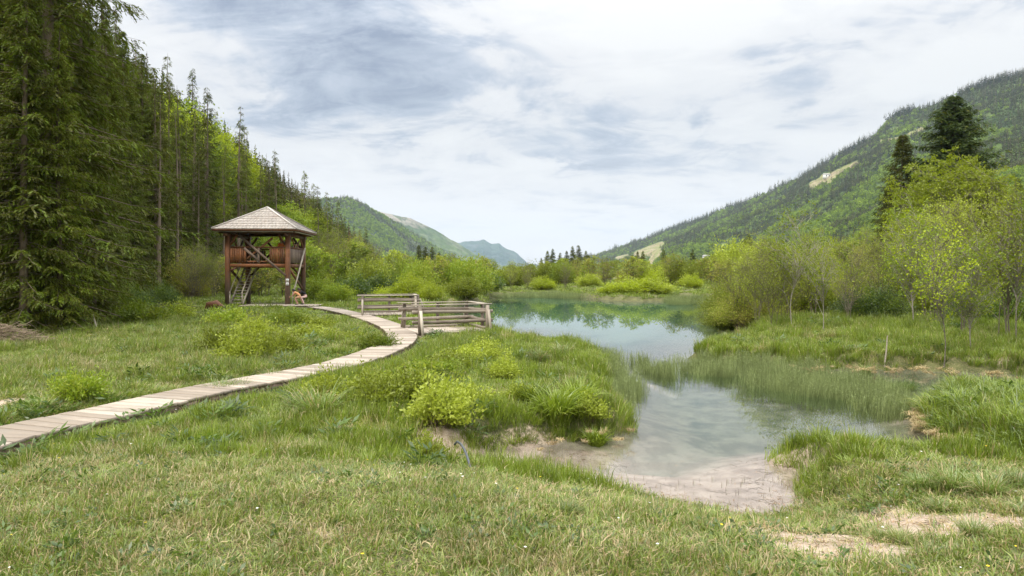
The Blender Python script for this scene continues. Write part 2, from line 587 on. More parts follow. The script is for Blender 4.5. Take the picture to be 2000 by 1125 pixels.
def height(x, y, want_d=False):
    shp = np.shape(x)
    x = np.asarray(x, float).ravel()
    y = np.asarray(y, float).ravel()
    d = sdist(x, y, lake_poly)
    dn = d + (fnoise(x, y, 2.2, 3, 5) - 0.5) * np.clip(0.15 + 0.02 * y, 0, 0.8)
    # gentle sandy beach in the near bay, steeper banks elsewhere
    beach = ss(9.4, y, 8.3) if False else (1 - ss(y, 8.6, 10.0)) * (1 - ss(x, 3.0, 4.2))
    slope_len = 0.45 + 1.5 * beach
    land = 0.40 * ss(dn, -0.05, slope_len) * (1 - 0.25 * beach)
    land = land + 0.42 * ss(dn, 0.2, 3.5) * (1 - ss(y, 5.0, 10.5))
    land = land + (fnoise(x, y, 0.55, 4, 2) - 0.5) * 0.26 * ss(dn, 0.1, 1.5) * ss(y, 6, 14) + (fnoise(x, y, 2.5, 3, 9) - 0.5) * 0.07 * ss(dn, 0, 1)
    land = land + 0.10 * ss(x, 4, 12) * ss(y, 18, 30) * ss(dn, 0.3, 2)
    land = land + ss(y, 45, 140) * 0.8 * ss(dn, 1, 10) * (y < 4000)
    depth = np.where(beach > 0.01, 0.045 * beach + 0.22 * (1 - beach), 0.22) * np.minimum(-dn, 1.5) + 0.30 * np.maximum(-dn - 1.2, 0)
    depth = np.minimum(depth, 0.30 + 1.6 * ss(y, 21, 27))
    z = np.where(dn > 0, land, -np.maximum(depth, 0) - 0.0)
    z = np.where(np.abs(dn) < 0.05, z - 0.004, z)
    # boardwalk stands a little proud of the meadow
    pd_ = pdist(x, y, path_w)
    z = np.where(pd_ < 2.0, np.minimum(z, 0.33 + 0.25 * np.maximum(pd_ - 0.7, 0)), z)
    s = foot(y) - x
    hs = np.where(s > 0, 0.84 * s * s / (s + 5.0), 0.0)
    hs = hs * (0.94 + 0.14 * fnoise(x, y, 0.02, 3, 3))
    hs = 300.0 * (1 - np.exp(-hs / 300.0))
    hs = hs * (1 - ss(y, 620, 1100)) * ss(y, -160, -20)
    z = z + hs
    z = z - ss(np.maximum(np.abs(x), y), 3000, 6000) * 3
    if want_d:
        return z.reshape(shp), d.reshape(shp)
    return z.reshape(shp)


def hz(x, y):
    return float(height(np.array([x]), np.array([y]))[0])


def sandy(x, y):
    """1 where the ground is bare sand or trodden earth."""
    n = fnoise(x, y, 1.4, 4, 20)
    s = 0
    for (px, py, rx, ry, a) in ((1690, 950, 0.35, 0.25, 1.0), (1730, 985, 0.38, 0.22, 1.1), (1790, 1020, 0.38, 0.22, 1.1), (1860, 1040, 0.45, 0.18, 0.9), (1640, 1040, 0.35, 0.2, 0.9), (1690, 1075, 0.35, 0.12, 0.8), (1585, 985, 0.25, 0.2, 0.8), (1640, 935, 0.3, 0.15, 0.7), (1780, 1100, 0.3, 0.1, 0.6),
                                (1600, 1085, 0.5, 0.25, 0.8), (1960, 1025, 0.4, 0.25, 0.9), (1530, 1030, 0.4, 0.4, 1.2), (1600, 920, 0.4, 0.25, 0.7),
                                (740, 878, 0.9, 0.22, 0.8), (880, 880, 0.6, 0.25, 0.75), (560, 830, 0.35, 0.15, 0.7), (985, 890, 0.9, 0.3, 1.4), (1060, 900, 0.8, 0.25, 1.2), (1150, 865, 0.9, 0.3, 0.7),
                                (480, 950, 0.7, 0.2, 0.15), (530, 1010, 0.5, 0.2, 0.2), (1210, 1000, 0.3, 0.1, 0.4),
                                (250, 668, 1.6, 0.35, 0.9), (355, 660, 0.8, 0.25, 0.8), (330, 733, 0.7, 0.2, 0.8), (260, 722, 0.8, 0.25, 0.7),
                                (380, 690, 0.45, 0.2, 0.8), (60, 740, 0.8, 0.3, 0.7), (70, 650, 1.6, 0.8, 0.7), (5, 790, 0.5, 0.25, 1.0), (150, 655, 1.2, 0.3, 0.5)):
        s = s + a * ell(x, y, px, py, rx * 1.2, ry * 1.4, 0.1 if (860 < py < 930 and px < 1300) else (0.6 if py > 900 else 0.4))
    return np.clip(ss(s * 0.8 + (n - 0.5) * 2.0, 0.35, 0.75), 0, 1)


def gridline(n, a, b, c0, lo, hi):
    u = np.linspace(np.arcsinh((lo - c0) / a), np.arcsinh((hi - c0) / a), n)
    return c0 + a * np.sinh(u)


gx = gridline(540, 2.4, 8, 1.0, -4500, 4500)
gy = gridline(600, 2.6, 8, 7.5, -400, 11000)
GX, GY = np.meshgrid(gx, gy)
GZ, GD = height(GX, GY, True)
ny, nx = GX.shape
idx = np.arange(nx * ny).reshape(ny, nx)
quads = np.stack([idx[:-1, :-1], idx[:-1, 1:], idx[1:, 1:], idx[1:, :-1]], -1).reshape(-1, 4)
sand_a = sandy(GX, GY)
near = (GY < 30) & (np.abs(GX) < 30)
sand_a = np.where(near, sand_a, 0)
beach_a = np.clip((1 - ss(GD, 0.10, 0.5)) * (1 - ss(GY, 9.2, 11.5)) * (1 - ss(GX, 3.6, 4.8)), 0, 1)
sand_a = np.maximum(sand_a, beach_a)
forest_a = ss(foot(GY) + 2 - GX, 0, 5)

m, t, out = new_mat('ground')
geo = N(t, 'ShaderNodeNewGeometry')
pos = geo.outputs['Position']
sz = N(t, 'ShaderNodeSeparateXYZ')
t.links.new(pos, sz.inputs[0])
a_s = N(t, 'ShaderNodeAttribute')
a_s.attribute_name = 'sand'
a_f = N(t, 'ShaderNodeAttribute')
a_f.attribute_name = 'forest'
big = noise(t, pos, 0.35, 5, 0.6)
med = noise(t, pos, 2.5, 6, 0.65)
fine = noise(t, pos, 22, 6, 0.7)
grit = noise(t, pos, 90, 4, 0.7)
turf = mixc(t, smooth(t, med, 0.35, 0.65), (0.065, 0.075, 0.028), (0.14, 0.145, 0.055))
turf = mixc(t, M(t, 'MULTIPLY', smooth(t, fine, 0.45, 0.7), 0.6), turf, (0.30, 0.245, 0.14))
sandc = mixc(t, smooth(t, fine, 0.3, 0.7), (0.36, 0.275, 0.20), (0.60, 0.49, 0.385))
sandc = mixc(t, M(t, 'MULTIPLY', smooth(t, med, 0.52, 0.72), 0.6), sandc, (0.23, 0.155, 0.10))
sandc = mixc(t, M(t, 'MULTIPLY', smooth(t, grit, 0.52, 0.7), 0.5), sandc, (0.22, 0.17, 0.12))
fm = smooth(t, M(t, 'ADD', a_s.outputs['Fac'], M(t, 'MULTIPLY', M(t, 'SUBTRACT', fine, 0.5), 0.7)), 0.30, 0.60)
col = mixc(t, fm, turf, sandc)
littr = mixc(t, smooth(t, med, 0.4, 0.6), (0.06, 0.05, 0.028), (0.13, 0.12, 0.045))
col = mixc(t, a_f.outputs['Fac'], col, littr)
# lake bed: pale sand in the shallows, blue-green lime mud in the deep
zdep = M(t, 'MULTIPLY', sz.outputs[2], -1.0)
bed = mixc(t, smooth(t, med, 0.40, 0.62), (0.32, 0.255, 0.205), (0.49, 0.405, 0.335))
bed = mixc(t, M(t, 'MULTIPLY', smooth(t, fine, 0.55, 0.72), 0.35), bed, (0.27, 0.22, 0.15))
mud = mixc(t, smooth(t, big, 0.4, 0.6), (0.15, 0.165, 0.13), (0.25, 0.26, 0.215))
bed = mixc(t, smooth(t, M(t, 'ADD', zdep, M(t, 'MULTIPLY', M(t, 'SUBTRACT', med, 0.5), 0.2)), 0.10, 0.50), bed, mud)
bed = mixc(t, a_s.outputs['Fac'], mixc(t, smooth(t, med, 0.4, 0.6), (0.10, 0.105, 0.07), (0.19, 0.185, 0.13)), bed)
col = mixc(t, smooth(t, zdep, -0.03, 0.02), col, bed)
wet = smooth(t, sz.outputs[2], 0.0, 0.09, 0.85, 1.0)
col = mixc(t, 1.0, col, wet, 'MULTIPLY')
p = N(t, 'ShaderNodeBsdfPrincipled')
t.links.new(col, p.inputs['Base Color'])
p.inputs['Roughness'].default_value = 0.9
p.inputs['Specular IOR Level'].default_value = 0.2
bp = N(t, 'ShaderNodeBump')
bp.inputs['Strength'].default_value = 0.7
bp.inputs['Distance'].default_value = 0.03
t.links.new(M(t, 'ADD', fine, M(t, 'MULTIPLY', grit, 0.5)), bp.inputs['Height'])
t.links.new(bp.outputs[0], p.inputs['Normal'])
t.links.new(p.outputs[0], out.inputs[0])
MAT['ground'] = m

me = mesh_np('ground', np.stack([GX, GY, GZ], -1), [quads], [m], None, True,
             {'sand': sand_a.ravel(), 'forest': forest_a.ravel()})
ground = obj('ground', me, kind='structure')

# ------------------------------------------------------------------ water
wx = gridline(230, 4.0, 8, 2.0, -16, 60)
wy = gridline(260, 5.0, 8, 7.0, 5.5, 100)
WX, WY = np.meshgrid(wx, wy)
WZ = height(WX, WY)
wd = np.clip(-WZ, 0, 2)
ny, nx = WX.shape
idx = np.arange(nx * ny).reshape(ny, nx)
quads = np.stack([idx[:-1, :-1], idx[:-1, 1:], idx[1:, 1:], idx[1:, :-1]], -1).reshape(-1, 4)
keep = (WZ.ravel()[quads].min(1) < 0.25)
m, t, out = new_mat('lake_water')
a_d = N(t, 'ShaderNodeAttribute')
a_d.attribute_name = 'depth'
geo = N(t, 'ShaderNodeNewGeometry')
wv = mapping(t, geo.outputs['Position'], scale=(1.0, 0.45, 1))
w1 = noise(t, wv, 1.6, 4, 0.55, 0.3)
w2 = noise(t, wv, 7.0, 3, 0.5)
patch = smooth(t, noise(t, mapping(t, geo.outputs['Position'], scale=(0.05, 0.16, 1)), 1.0, 3, 0.5), 0.45, 0.62)
bp = N(t, 'ShaderNodeBump')
bp.inputs['Strength'].default_value = 0.05
bp.inputs['Distance'].default_value = 0.012
t.links.new(M(t, 'ADD', w1, M(t, 'MULTIPLY', w2, M(t, 'MULTIPLY', patch, 0.25))), bp.inputs['Height'])
fr = N(t, 'ShaderNodeFresnel')
fr.inputs['IOR'].default_value = 1.7
gl = N(t, 'ShaderNodeBsdfGlossy')
gl.inputs['Roughness'].default_value = 0.0
t.links.new(bp.outputs[0], gl.inputs['Normal'])
trn = N(t, 'ShaderNodeBsdfTransparent')
t.links.new(mixc(t, smooth(t, a_d.outputs['Fac'], 0.0, 0.5), (0.98, 0.98, 0.97), (0.84, 0.94, 0.90)), trn.inputs[0])
df = N(t, 'ShaderNodeBsdfDiffuse')
df.inputs[0].default_value = (0.055, 0.160, 0.110, 1)
mx = N(t, 'ShaderNodeMixShader')
t.links.new(M(t, 'MULTIPLY', smooth(t, a_d.outputs['Fac'], 0.12, 1.7), 0.80), mx.inputs[0])
t.links.new(trn.outputs[0], mx.inputs[1])
t.links.new(df.outputs[0], mx.inputs[2])
mx2 = N(t, 'ShaderNodeMixShader')
t.links.new(M(t, 'MULTIPLY', fr.outputs[0], M(t, 'SUBTRACT', 1.0, geo.outputs['Backfacing'])), mx2.inputs[0])
t.links.new(mx.outputs[0], mx2.inputs[1])
t.links.new(gl.outputs[0], mx2.inputs[2])
t.links.new(mx2.outputs[0], out.inputs[0])
me = mesh_np('water', np.stack([WX, WY, np.zeros_like(WX)], -1), [quads[keep]], [m], None, True, {'depth': wd.ravel()})
water = obj('water', me, kind='structure')


# ------------------------------------------------------------------ mountains
def mountain(name, ridge, footl, nu, nv, amp, prof, mat_, seed, back=0.6, clear=None):
    """ridge, footl: lists (px, py, Y) sampled to nu columns; returns a height sheet with a back slope."""
    def samp(L, key=0):
        L = np.array(L, float)
        u = np.linspace(0, 1, nu)
        s = np.linspace(0, 1, len(L))
        px, py, Y = (np.interp(u, s, L[:, i]) for i in range(3))
        return np.stack([(px - 1000) / F * Y, Y, CAMZ + (HOR - py) / F * Y], -1)
    A, B = samp(footl), samp(ridge)
    v = np.linspace(0, 1, nv)
    S = A[:, None] * (1 - v)[None, :, None] + B[:, None] * v[None, :, None]
    zz = A[:, None, 2] + (B[:, None, 2] - A[:, None, 2]) * (v[None] ** prof)
    H = np.maximum(B[:, None, 2] - A[:, None, 2], 1)
    n_ = (fnoise(S[..., 0], S[..., 1], 1 / (H.mean() * 1.3), 5, seed) - 0.5) * amp * H.mean()
    n_ = n_ + (np.abs(fnoise(S[..., 0], S[..., 1], 1 / (H.mean() * 0.6), 4, seed + 40) - 0.5)) * -0.8 * amp * H.mean()
    zz = zz + n_ * (v * (1 - v) * 4)[None] ** 0.8
    jag = (fnoise(S[:, -1, 0], S[:, -1, 1], 1 / (H.mean() * 0.25), 4, seed + 9) - 0.5) * (0.12 if seed == 95 else 0.05) * H.mean()
    zz[:, -1] += jag
    S[..., 2] = zz
    vb = np.linspace(0.1, 1, 8)
    D = B - A
    Bk = S[:, -1:][:, :, :] + D[:, None] * (vb * back)[None, :, None] * np.array([1, 1, 0])
    Bk[..., 2] = S[:, -1:, 2] * (1 - vb ** 0.8)[None] - 3 * vb[None]
    G = np.concatenate([S, Bk], 1)
    n1_, n2_ = G.shape[:2]
    ix = np.arange(n1_ * n2_).reshape(n1_, n2_)
    q = np.stack([ix[:-1, :-1], ix[1:, :-1], ix[1:, 1:], ix[:-1, 1:]], -1).reshape(-1, 4)
    at = {}
    if clear is not None:
        at['clear'] = clear(G[..., 0], G[..., 1], G[..., 2]).ravel()
    me_ = mesh_np(name, G, [q], [mat_], None, True, at)
    o = obj(name, me_, kind='structure')
    return o, S


def hill_mat(name, c1, c2, c3, s1, s2, rock=None, rockz=(1e5, 2e5)):
    m, t, out = new_mat(name)
    geo = N(t, 'ShaderNodeNewGeometry')
    pos = geo.outputs['Position']
    a = noise(t, pos, s1, 6, 0.65)
    b = noise(t, pos, s2, 5, 0.7)
    vor = N(t, 'ShaderNodeTexVoronoi')
    vor.inputs['Scale'].default_value = s2 * 1.3
    t.links.new(pos, vor.inputs['Vector'])
    col = mixc(t, smooth(t, a, 0.38, 0.62), c1, c2)
    col = mixc(t, smooth(t, b, 0.5, 0.66), col, c3)
    if rock is not None:
        sz_ = N(t, 'ShaderNodeSeparateXYZ')
        t.links.new(pos, sz_.inputs[0])
        rz_ = smooth(t, sz_.outputs[2], *rockz)
        rn = smooth(t, noise(t, mapping(t, pos, scale=(1, 1, 0.4)), s1 * 2.2, 6, 0.7), 0.48, 0.60)
        col = mixc(t, M(t, 'MULTIPLY', M(t, 'ADD', 0.25, rz_, clamp=True), rn), col, rock)
    ac = N(t, 'ShaderNodeAttribute')
    ac.attribute_name = 'clear'
    cc = mixc(t, smooth(t, b, 0.4, 0.6), (0.34, 0.28, 0.18), (0.24, 0.25, 0.10))
    col = mixc(t, smooth(t, M(t, 'ADD', ac.outputs['Fac'], M(t, 'MULTIPLY', M(t, 'SUBTRACT', b, 0.5), 1.1)), 0.4, 0.65), col, cc)
    p = N(t, 'ShaderNodeBsdfPrincipled')
    t.links.new(col, p.inputs['Base Color'])
    p.inputs['Roughness'].default_value = 1.0
    p.inputs['Specular IOR Level'].default_value = 0.0
    bp = N(t, 'ShaderNodeBump')
    bp.inputs['Strength'].default_value = 1.0
    bp.inputs['Distance'].default_value = 0.5 / s2
    hgt = M(t, 'ADD', b, M(t, 'MULTIPLY', vor.outputs['Distance'], -0.7))
    t.links.new(hgt, bp.inputs['Height'])
    t.links.new(bp.outputs[0], p.inputs['Normal'])
    t.links.new(p.outputs[0], out.inputs[0])
    return m


hm_right = hill_mat('forested_slope', (0.055, 0.09, 0.025), (0.11, 0.16, 0.04), (0.15, 0.19, 0.06), 0.004, 0.03)
hm_far = hill_mat('far_forested_slope', (0.050, 0.085, 0.032), (0.105, 0.155, 0.05), (0.17, 0.20, 0.10), 0.0022, 0.016, rock=(0.34, 0.30, 0.25), rockz=(230, 420))
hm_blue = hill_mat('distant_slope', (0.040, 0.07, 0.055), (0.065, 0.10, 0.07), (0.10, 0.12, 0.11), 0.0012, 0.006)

right_ridge = [(1050, 522, 4200), (1160, 500, 3700), (1240, 474, 3300), (1320, 445, 2950), (1400, 416, 2650), (1480, 388, 2400), (1560, 350, 2200), (1640, 307, 2050),
               (1705, 270, 1950), (1740, 232, 1930), (1800, 212, 1860), (1860, 190, 1780), (1930, 165, 1700), (2000, 147, 1620), (2120, 118, 1500), (2300, 95, 1400), (2600, 70, 1300)]
right_foot = [(1060, 537, 3000), (1150, 537, 1900), (1240, 537, 1500), (1320, 538, 1100), (1400, 538, 900), (1480, 539, 700), (1560, 539, 560), (1640, 540, 470),
              (1705, 540, 410), (1740, 541, 380), (1800, 541, 350), (1860, 541, 330), (1930, 542, 310), (2000, 542, 290), (2120, 543, 270), (2300, 543, 250), (2600, 545, 230)]


def clearing(x, y, z):
    """Cleared ski runs, a cliff ledge and a meadow on the right slope (felled strips, so trees keep off them)."""
    px = 1000 + F * x / y
    py = HOR - F * (z - CAMZ) / y
    c = 0
    for (ax, ay, bx, by, w0, w1) in ((1588, 362, 1672, 320, 9, 5), (1722, 276, 1765, 268, 3.5, 3.5), (1765, 268, 1800, 252, 3.5, 4), (1205, 506, 1225, 500, 5, 4),
                                     (1248, 500, 1292, 478, 12, 7), (1270, 515, 1285, 495, 7, 9), (1612, 350, 1630, 343, 12, 8)):
        ex, ey = bx - ax, by - ay
        tt = np.clip(((px - ax) * ex + (py - ay) * ey) / (ex * ex + ey * ey), 0, 1)
        dd = np.hypot(px - ax - tt * ex, py - ay - tt * ey)
        c = np.maximum(c, 1 - ss(dd / (w0 + (w1 - w0) * tt), 0.75, 1.15))
    return c


mr, SR = mountain('mountain', right_ridge, right_foot, 340, 130, 0.32, 1.25, hm_right, 61, clear=clearing)
mf1, SF1 = mountain('mountain', [(430, 330, 2300), (560, 390, 2500), (645, 388, 2600), (682, 384, 2700), (710, 396, 2750), (735, 413, 2800), (770, 432, 2900), (820, 462, 3000), (880, 500, 3100), (930, 522, 3150), (990, 533, 3200)],
                    [(420, 537, 1500), (560, 537, 1500), (640, 537, 1500), (680, 537, 1550), (710, 537, 1600), (740, 537, 1650), (790, 537, 1750), (850, 537, 1900), (900, 537, 2100), (960, 537, 2300), (1010, 537, 2500)],
                    120, 50, 0.30, 1.1, hm_far, 71)
mf2, SF2 = mountain('mountain', [(640, 396, 4200), (700, 402, 4200), (745, 414, 4200), (800, 426, 4300), (850, 448, 4400), (880, 468, 4500), (900, 478, 4550), (930, 498, 4700), (975, 517, 4900), (1030, 532, 5100)],
                    [(640, 537, 3300), (700, 537, 3300), (750, 537, 3300), (800, 537, 3400), (850, 537, 3500), (890, 537, 3600), (930, 537, 3700), (960, 537, 3800), (1010, 537, 4000), (1060, 537, 4300)],
                    120, 40, 0.28, 1.1, hm_far, 83)
mf3, SF3 = mountain('mountain', [(820, 476, 8200), (880, 478, 8200), (905, 471, 8200), (930, 470, 8200), (945, 467, 8200), (960, 475, 8200), (975, 475, 8200), (990, 485, 8200), (1010, 494, 8200), (1030, 514, 8300), (1060, 519, 8400), (1120, 528, 8500)],
                    [(820, 536.5, 6500), (880, 536.5, 6500), (905, 536.5, 6500), (930, 536.5, 6500), (945, 536.5, 6500), (960, 536.5, 6500), (975, 536.5, 6500), (990, 536.5, 6500), (1010, 536.5, 6500), (1030, 536.5, 6600), (1060, 536.5, 6700), (1120, 536.5, 6900)],
                    110, 30, 0.28, 0.9, hm_blue, 95)
mf4, SF4 = mountain('mountain', [(1330, 450, 7000), (1400, 415, 7000), (1435, 400, 7000), (1455, 401, 7000), (1500, 415, 7000), (1560, 440, 7000)],
                    [(1330, 536.5, 5500), (1400, 536.5, 5500), (1435, 536.5, 5500), (1455, 536.5, 5500), (1500, 536.5, 5500), (1560, 536.5, 5500)], 40, 16, 0.2, 1.0, hm_blue, 97)
for o_, l_ in ((mr, 'forested mountain slope rising to the right of the lake'), (mf1, 'green rounded mountain behind the left hillside'),
               (mf2, 'long hazy ridge behind the green rounded mountain'), (mf3, 'blue jagged mountains at the far end of the valley'),
               (mf4, 'small blue summit just above the right slope')):
    o_['label'] = l_
# ------------------------------------------------------------------ plants: builders
def rnd(r, a, b, size=None):
    return a + (b - a) * r.random(size)


def spruce(seed, h, rad, bare=0.08, nb=170, nt=12, nk=3, sub=0.9, mats=('bark', 'spruce', 'spruce_fresh'), fresh=0.25, leafL=0.42, shape=0.75, gap=0.0, droop=0.22, leafW=0.42):
    """Trunk mesh, crown mesh: drooping boughs set with hanging sprays."""
    r = np.random.default_rng(seed)
    tb = MB()
    zs = np.linspace(0, 1, 10)
    tp = np.stack([np.sin(zs * 3 + seed) * 0.012 * h * zs, np.cos(zs * 2 + seed) * 0.010 * h * zs, zs * h - 0.3], 1)
    tr = 0.0095 * h * (1 - zs) ** 0.8 + 0.012
    tr[0] *= 1.35
    tb.tube(tp, tr, 8)
    u = np.sort(r.random(nb)) ** 0.95
    u = u[r.random(nb) > gap * (fnoise(u * 9, u * 0, 1, 2, seed) > 0.55)]
    nb = len(u)
    z0 = h * (bare + (0.985 - bare) * u)
    az = r.random(nb) * 2 * math.pi
    lobe = 0.85 + 0.25 * np.sin(az * 2 + seed) * np.cos(u * 11 + seed)
    L = rad * ((1 - u) ** shape) * rnd(r, 0.55, 1.1, nb) * lobe * (0.75 + 0.25 * ss(u, 0, 0.12)) + 0.12
    tilt = -0.10 + 0.75 * u ** 1.5 + r.normal(0, 0.07, nb)
    s = np.linspace(0, 1, 5)
    hor = np.stack([np.cos(az), np.sin(az), 0 * az], 1)
    base = np.stack([np.interp(z0, tp[:, 2], tp[:, 0]), np.interp(z0, tp[:, 2], tp[:, 1]), z0], 1)

    def at(bi, sv):
        zz = L[bi] * (tilt[bi] * sv - droop * 1.6 * sv ** 2 + droop * 0.9 * sv ** 4)
        return base[bi] + hor[bi] * (L[bi] * sv)[:, None] + np.stack([0 * zz, 0 * zz, zz], 1)
    bi = np.repeat(np.arange(nb), 5)
    path = at(bi, np.tile(s, nb)).reshape(nb, 5, 3)
    R = (0.008 + 0.010 * L)[:, None] * (1.05 - s)[None]
    tubes(tb, path, R, 3, 0)
    cb = MB()
    cnt = np.maximum(4, (nt * (0.35 + 0.9 * L / rad)).astype(int))
    bi = np.repeat(np.arange(nb), cnt)
    sv = r.random(len(bi)) ** 0.75 * 0.98 + 0.04
    p0 = at(bi, sv)
    side = np.where(r.random(len(bi)) < 0.5, -1, 1)
    perp = np.stack([-hor[bi][:, 1], hor[bi][:, 0], 0 * sv], 1) * side[:, None]
    ang = rnd(r, 0.5, 1.15, len(bi))
    d0 = hor[bi] * np.cos(ang)[:, None] + perp * np.sin(ang)[:, None]
    d0[:, 2] = rnd(r, -0.75, 0.10, len(bi))
    tl = sub * (0.30 + 0.55 * np.sqrt(L[bi] / rad)) * (1.15 - 0.6 * sv) * rnd(r, 0.6, 1.2, len(bi)) * min(1.2, rad / 3.2)
    mi = (r.random(nb) < fresh)[bi]
    isf = (r.random(len(bi)) < fresh * 1.3) | mi & (r.random(len(bi)) < 0.5)
    for k in range(nk):
        fk = k / nk
        dk = d0.copy()
        dk[:, 2] -= 0.7 * fk
        dk += r.normal(0, 0.22, dk.shape)
        pk = p0 + norm(d0) * (tl * fk)[:, None] - np.stack([0 * tl, 0 * tl, tl * 0.4 * fk ** 2], 1)
        nrm = np.array([0, 0, 1.0]) + r.normal(0, 0.5, dk.shape)
        for sel, m_ in ((~isf, 0), (isf, 1)):
            if sel.any():
                diamonds(cb, pk[sel], dk[sel], nrm[sel], (tl * leafL * 1.5)[sel], (tl * leafL * leafW)[sel], m_, r.random(sel.sum()), 0.5)
    return tb.mesh('trunk', [MAT[mats[0]]]), cb.mesh('crown', [MAT[mats[1]], MAT[mats[2]]])


def spruce_low(seed, h, rad, n=150, mat_='spruce_far', joined=False, shape=0.8, bark='bark', drop=0.30):
    r = np.random.default_rng(seed)
    b = MB()
    u = (np.arange(n) + r.random(n)) / n
    u = 1 - (1 - u) ** 0.72 if False else u ** 1.15
    z0 = h * (0.06 + 0.92 * u)
    az = r.random(n) * 2 * math.pi
    L = rad * (1 - u) ** shape * rnd(r, 0.6, 1.15, n) + 0.15
    d = np.stack([np.cos(az), np.sin(az), -drop + 0.9 * u ** 3 + r.normal(0, 0.1, n)], 1)
    p0 = np.stack([0 * z0, 0 * z0, z0 + 0.15 * L], 1)
    nr = np.array([0, 0, 1.0]) + r.normal(0, 0.55, d.shape)
    diamonds(b, p0, d, nr, L * 1.05, L * 0.62 + 0.1, 0, r.random(n), 0.62)
    t_ = MB()
    t_.tube([(0, 0, -0.5), (0, 0, h * 0.5), (0, 0, h)], [0.014 * h, 0.009 * h, 0.02], 5, 1 if joined else 0)
    if joined:
        b.v += t_.v
        b.f += [f + b.n for f in t_.f]
        b.m += t_.m
        b.t += t_.t
        return b.mesh('spruce', [MAT[mat_], MAT[bark]])
    return t_.mesh('trunk', [MAT[bark]]), b.mesh('crown', [MAT[mat_]])


def broadleaf(seed, h, rx, rz_, cz, nc=90, nl=60, leaf=0.12, spread=0.5, trunk_r=0.12, mats=('bark_grey', 'mid', 'mid'), stems=1, lean=0.0,
              shell=0.5, mix_=0.3, twigs=0, flat=0.6, wob=0.06, hang=0.0, trunk_top=0.8, sizevar=0.5):
    """Trunk(s) with curving limbs to leaf clusters in an ellipsoid crown (centre height cz, radii rx, rz_)."""
    r = np.random.default_rng(seed)
    tb = MB()
    S = 9
    ts = np.linspace(0, 1, S)
    trunks = []
    for k in range(stems):
        a = r.random() * 6.28
        out_ = (0.0 if stems == 1 else rnd(r, 0.15, 0.75) * rx) + lean
        ph = r.random(4) * 6.28
        x = out_ * math.cos(a) * ts ** 1.3 + wob * h * 0.5 * np.sin(ts * 5 + ph[0]) * ts
        y = out_ * math.sin(a) * ts ** 1.3 + wob * h * 0.5 * np.sin(ts * 4.3 + ph[1]) * ts
        z = ts * h * trunk_top * rnd(r, 0.85, 1.05) - 0.15
        if stems > 1:
            x += r.normal(0, 0.12)
            y += r.normal(0, 0.12)
        pts = np.stack([x, y, z], 1)
        R = trunk_r * (0.7 if stems > 1 else 1) * (1.02 - ts * 0.92)
        R[0] *= 1.25
        tb.tube(pts, R, 7)
        trunks.append((pts, R))
    v = norm(r.normal(0, 1, (nc, 3)))
    rad_ = shell + (1 - shell) * r.random(nc) ** 0.6
    rad_ *= 0.82 + 0.36 * vnoise(v[:, 0] * 2 + 9, v[:, 2] * 2 + v[:, 1], 1.2, seed)
    cen = np.stack([v[:, 0] * rx * rad_, v[:, 1] * rx * rad_, cz + v[:, 2] * rz_ * rad_], 1)
    cen[:, 2] = np.maximum(cen[:, 2], 0.12 * h)
    ti = r.integers(0, stems, nc)
    st = np.empty((nc, 3))
    sr = np.empty(nc)
    for i in range(nc):
        pts, R = trunks[ti[i]]
        hz_ = np.clip(cen[i, 2] - np.hypot(*(cen[i, :2])) * 0.75 - r.random() * 0.15 * h, 0.12 * h, pts[-1, 2] * 0.97)
        st[i] = [np.interp(hz_, pts[:, 2], pts[:, j]) for j in range(3)]
        sr[i] = np.interp(hz_, pts[:, 2], R)
    q = np.linspace(0, 1, 6)[None, :, None]
    mid = (st + cen) / 2 + r.normal(0, 0.06, cen.shape) * np.linalg.norm(cen - st, axis=1, keepdims=True)
    mid[:, 2] += 0.10 * np.linalg.norm(cen - st, axis=1)
    path = (1 - q) ** 2 * st[:, None] + 2 * q * (1 - q) * mid[:, None] + q ** 2 * cen[:, None]
    R = np.minimum(sr * 0.6, 0.35 * trunk_r)[:, None] * (1.0 - 0.88 * np.linspace(0, 1, 6))[None] + 0.004
    tubes(tb, path, R, 4)
    # twigs off the outer half of each limb
    if twigs:
        bi = np.repeat(np.arange(nc), twigs)
        sv = rnd(r, 0.35, 1.0, len(bi))[:, None]
        pb = (1 - sv) ** 2 * st[bi] + 2 * sv * (1 - sv) * mid[bi] + sv ** 2 * cen[bi]
        dd = norm(cen[bi] - st[bi] + r.normal(0, 0.8, pb.shape) * np.linalg.norm(cen[bi] - st[bi], axis=1, keepdims=True))
        dd[:, 2] += 0.25
        tl = rnd(r, 0.5, 1.3, len(bi))[:, None] * spread * 1.3
        pe = pb + dd * tl
        pm = (pb + pe) / 2 + r.normal(0, 0.05, pb.shape) * tl
        tubes(tb, np.stack([pb, pm, pe], 1), np.array([[0.009, 0.006, 0.003]]) * np.ones((len(bi), 1)) * max(1, h / 9), 3)
        ends = pe
    cb = MB()
    n = nc * nl
    ci = np.repeat(np.arange(nc), nl)
    off = r.normal(0, 1, (n, 3)) * spread * (0.55 + 0.45 * r.random((nc, 1)))[ci] * np.array([1, 1, flat])
    if twigs:
        te = ends.reshape(nc, twigs, 3)[ci, r.integers(0, twigs, n)]
        a = r.random((n, 1))
        pc = np.where(a < 0.72, te, cen[ci]) + off * 0.33
    else:
        pc = cen[ci] + off
    pc[:, 2] = np.maximum(pc[:, 2] - hang * r.random(n) * spread, 0.05)
    d = norm(r.normal(0, 1, (n, 3)) + np.array([0, 0, -0.25]))
    nr = r.normal(0, 1, (n, 3)) + np.array([0, 0, 0.9])
    sz = leaf * rnd(r, 1 - sizevar, 1 + sizevar, n)
    two = (r.random(nc) < mix_)[ci]
    tint = np.clip(r.random(n) * 0.6 + 0.4 * r.random(nc)[ci], 0, 1)
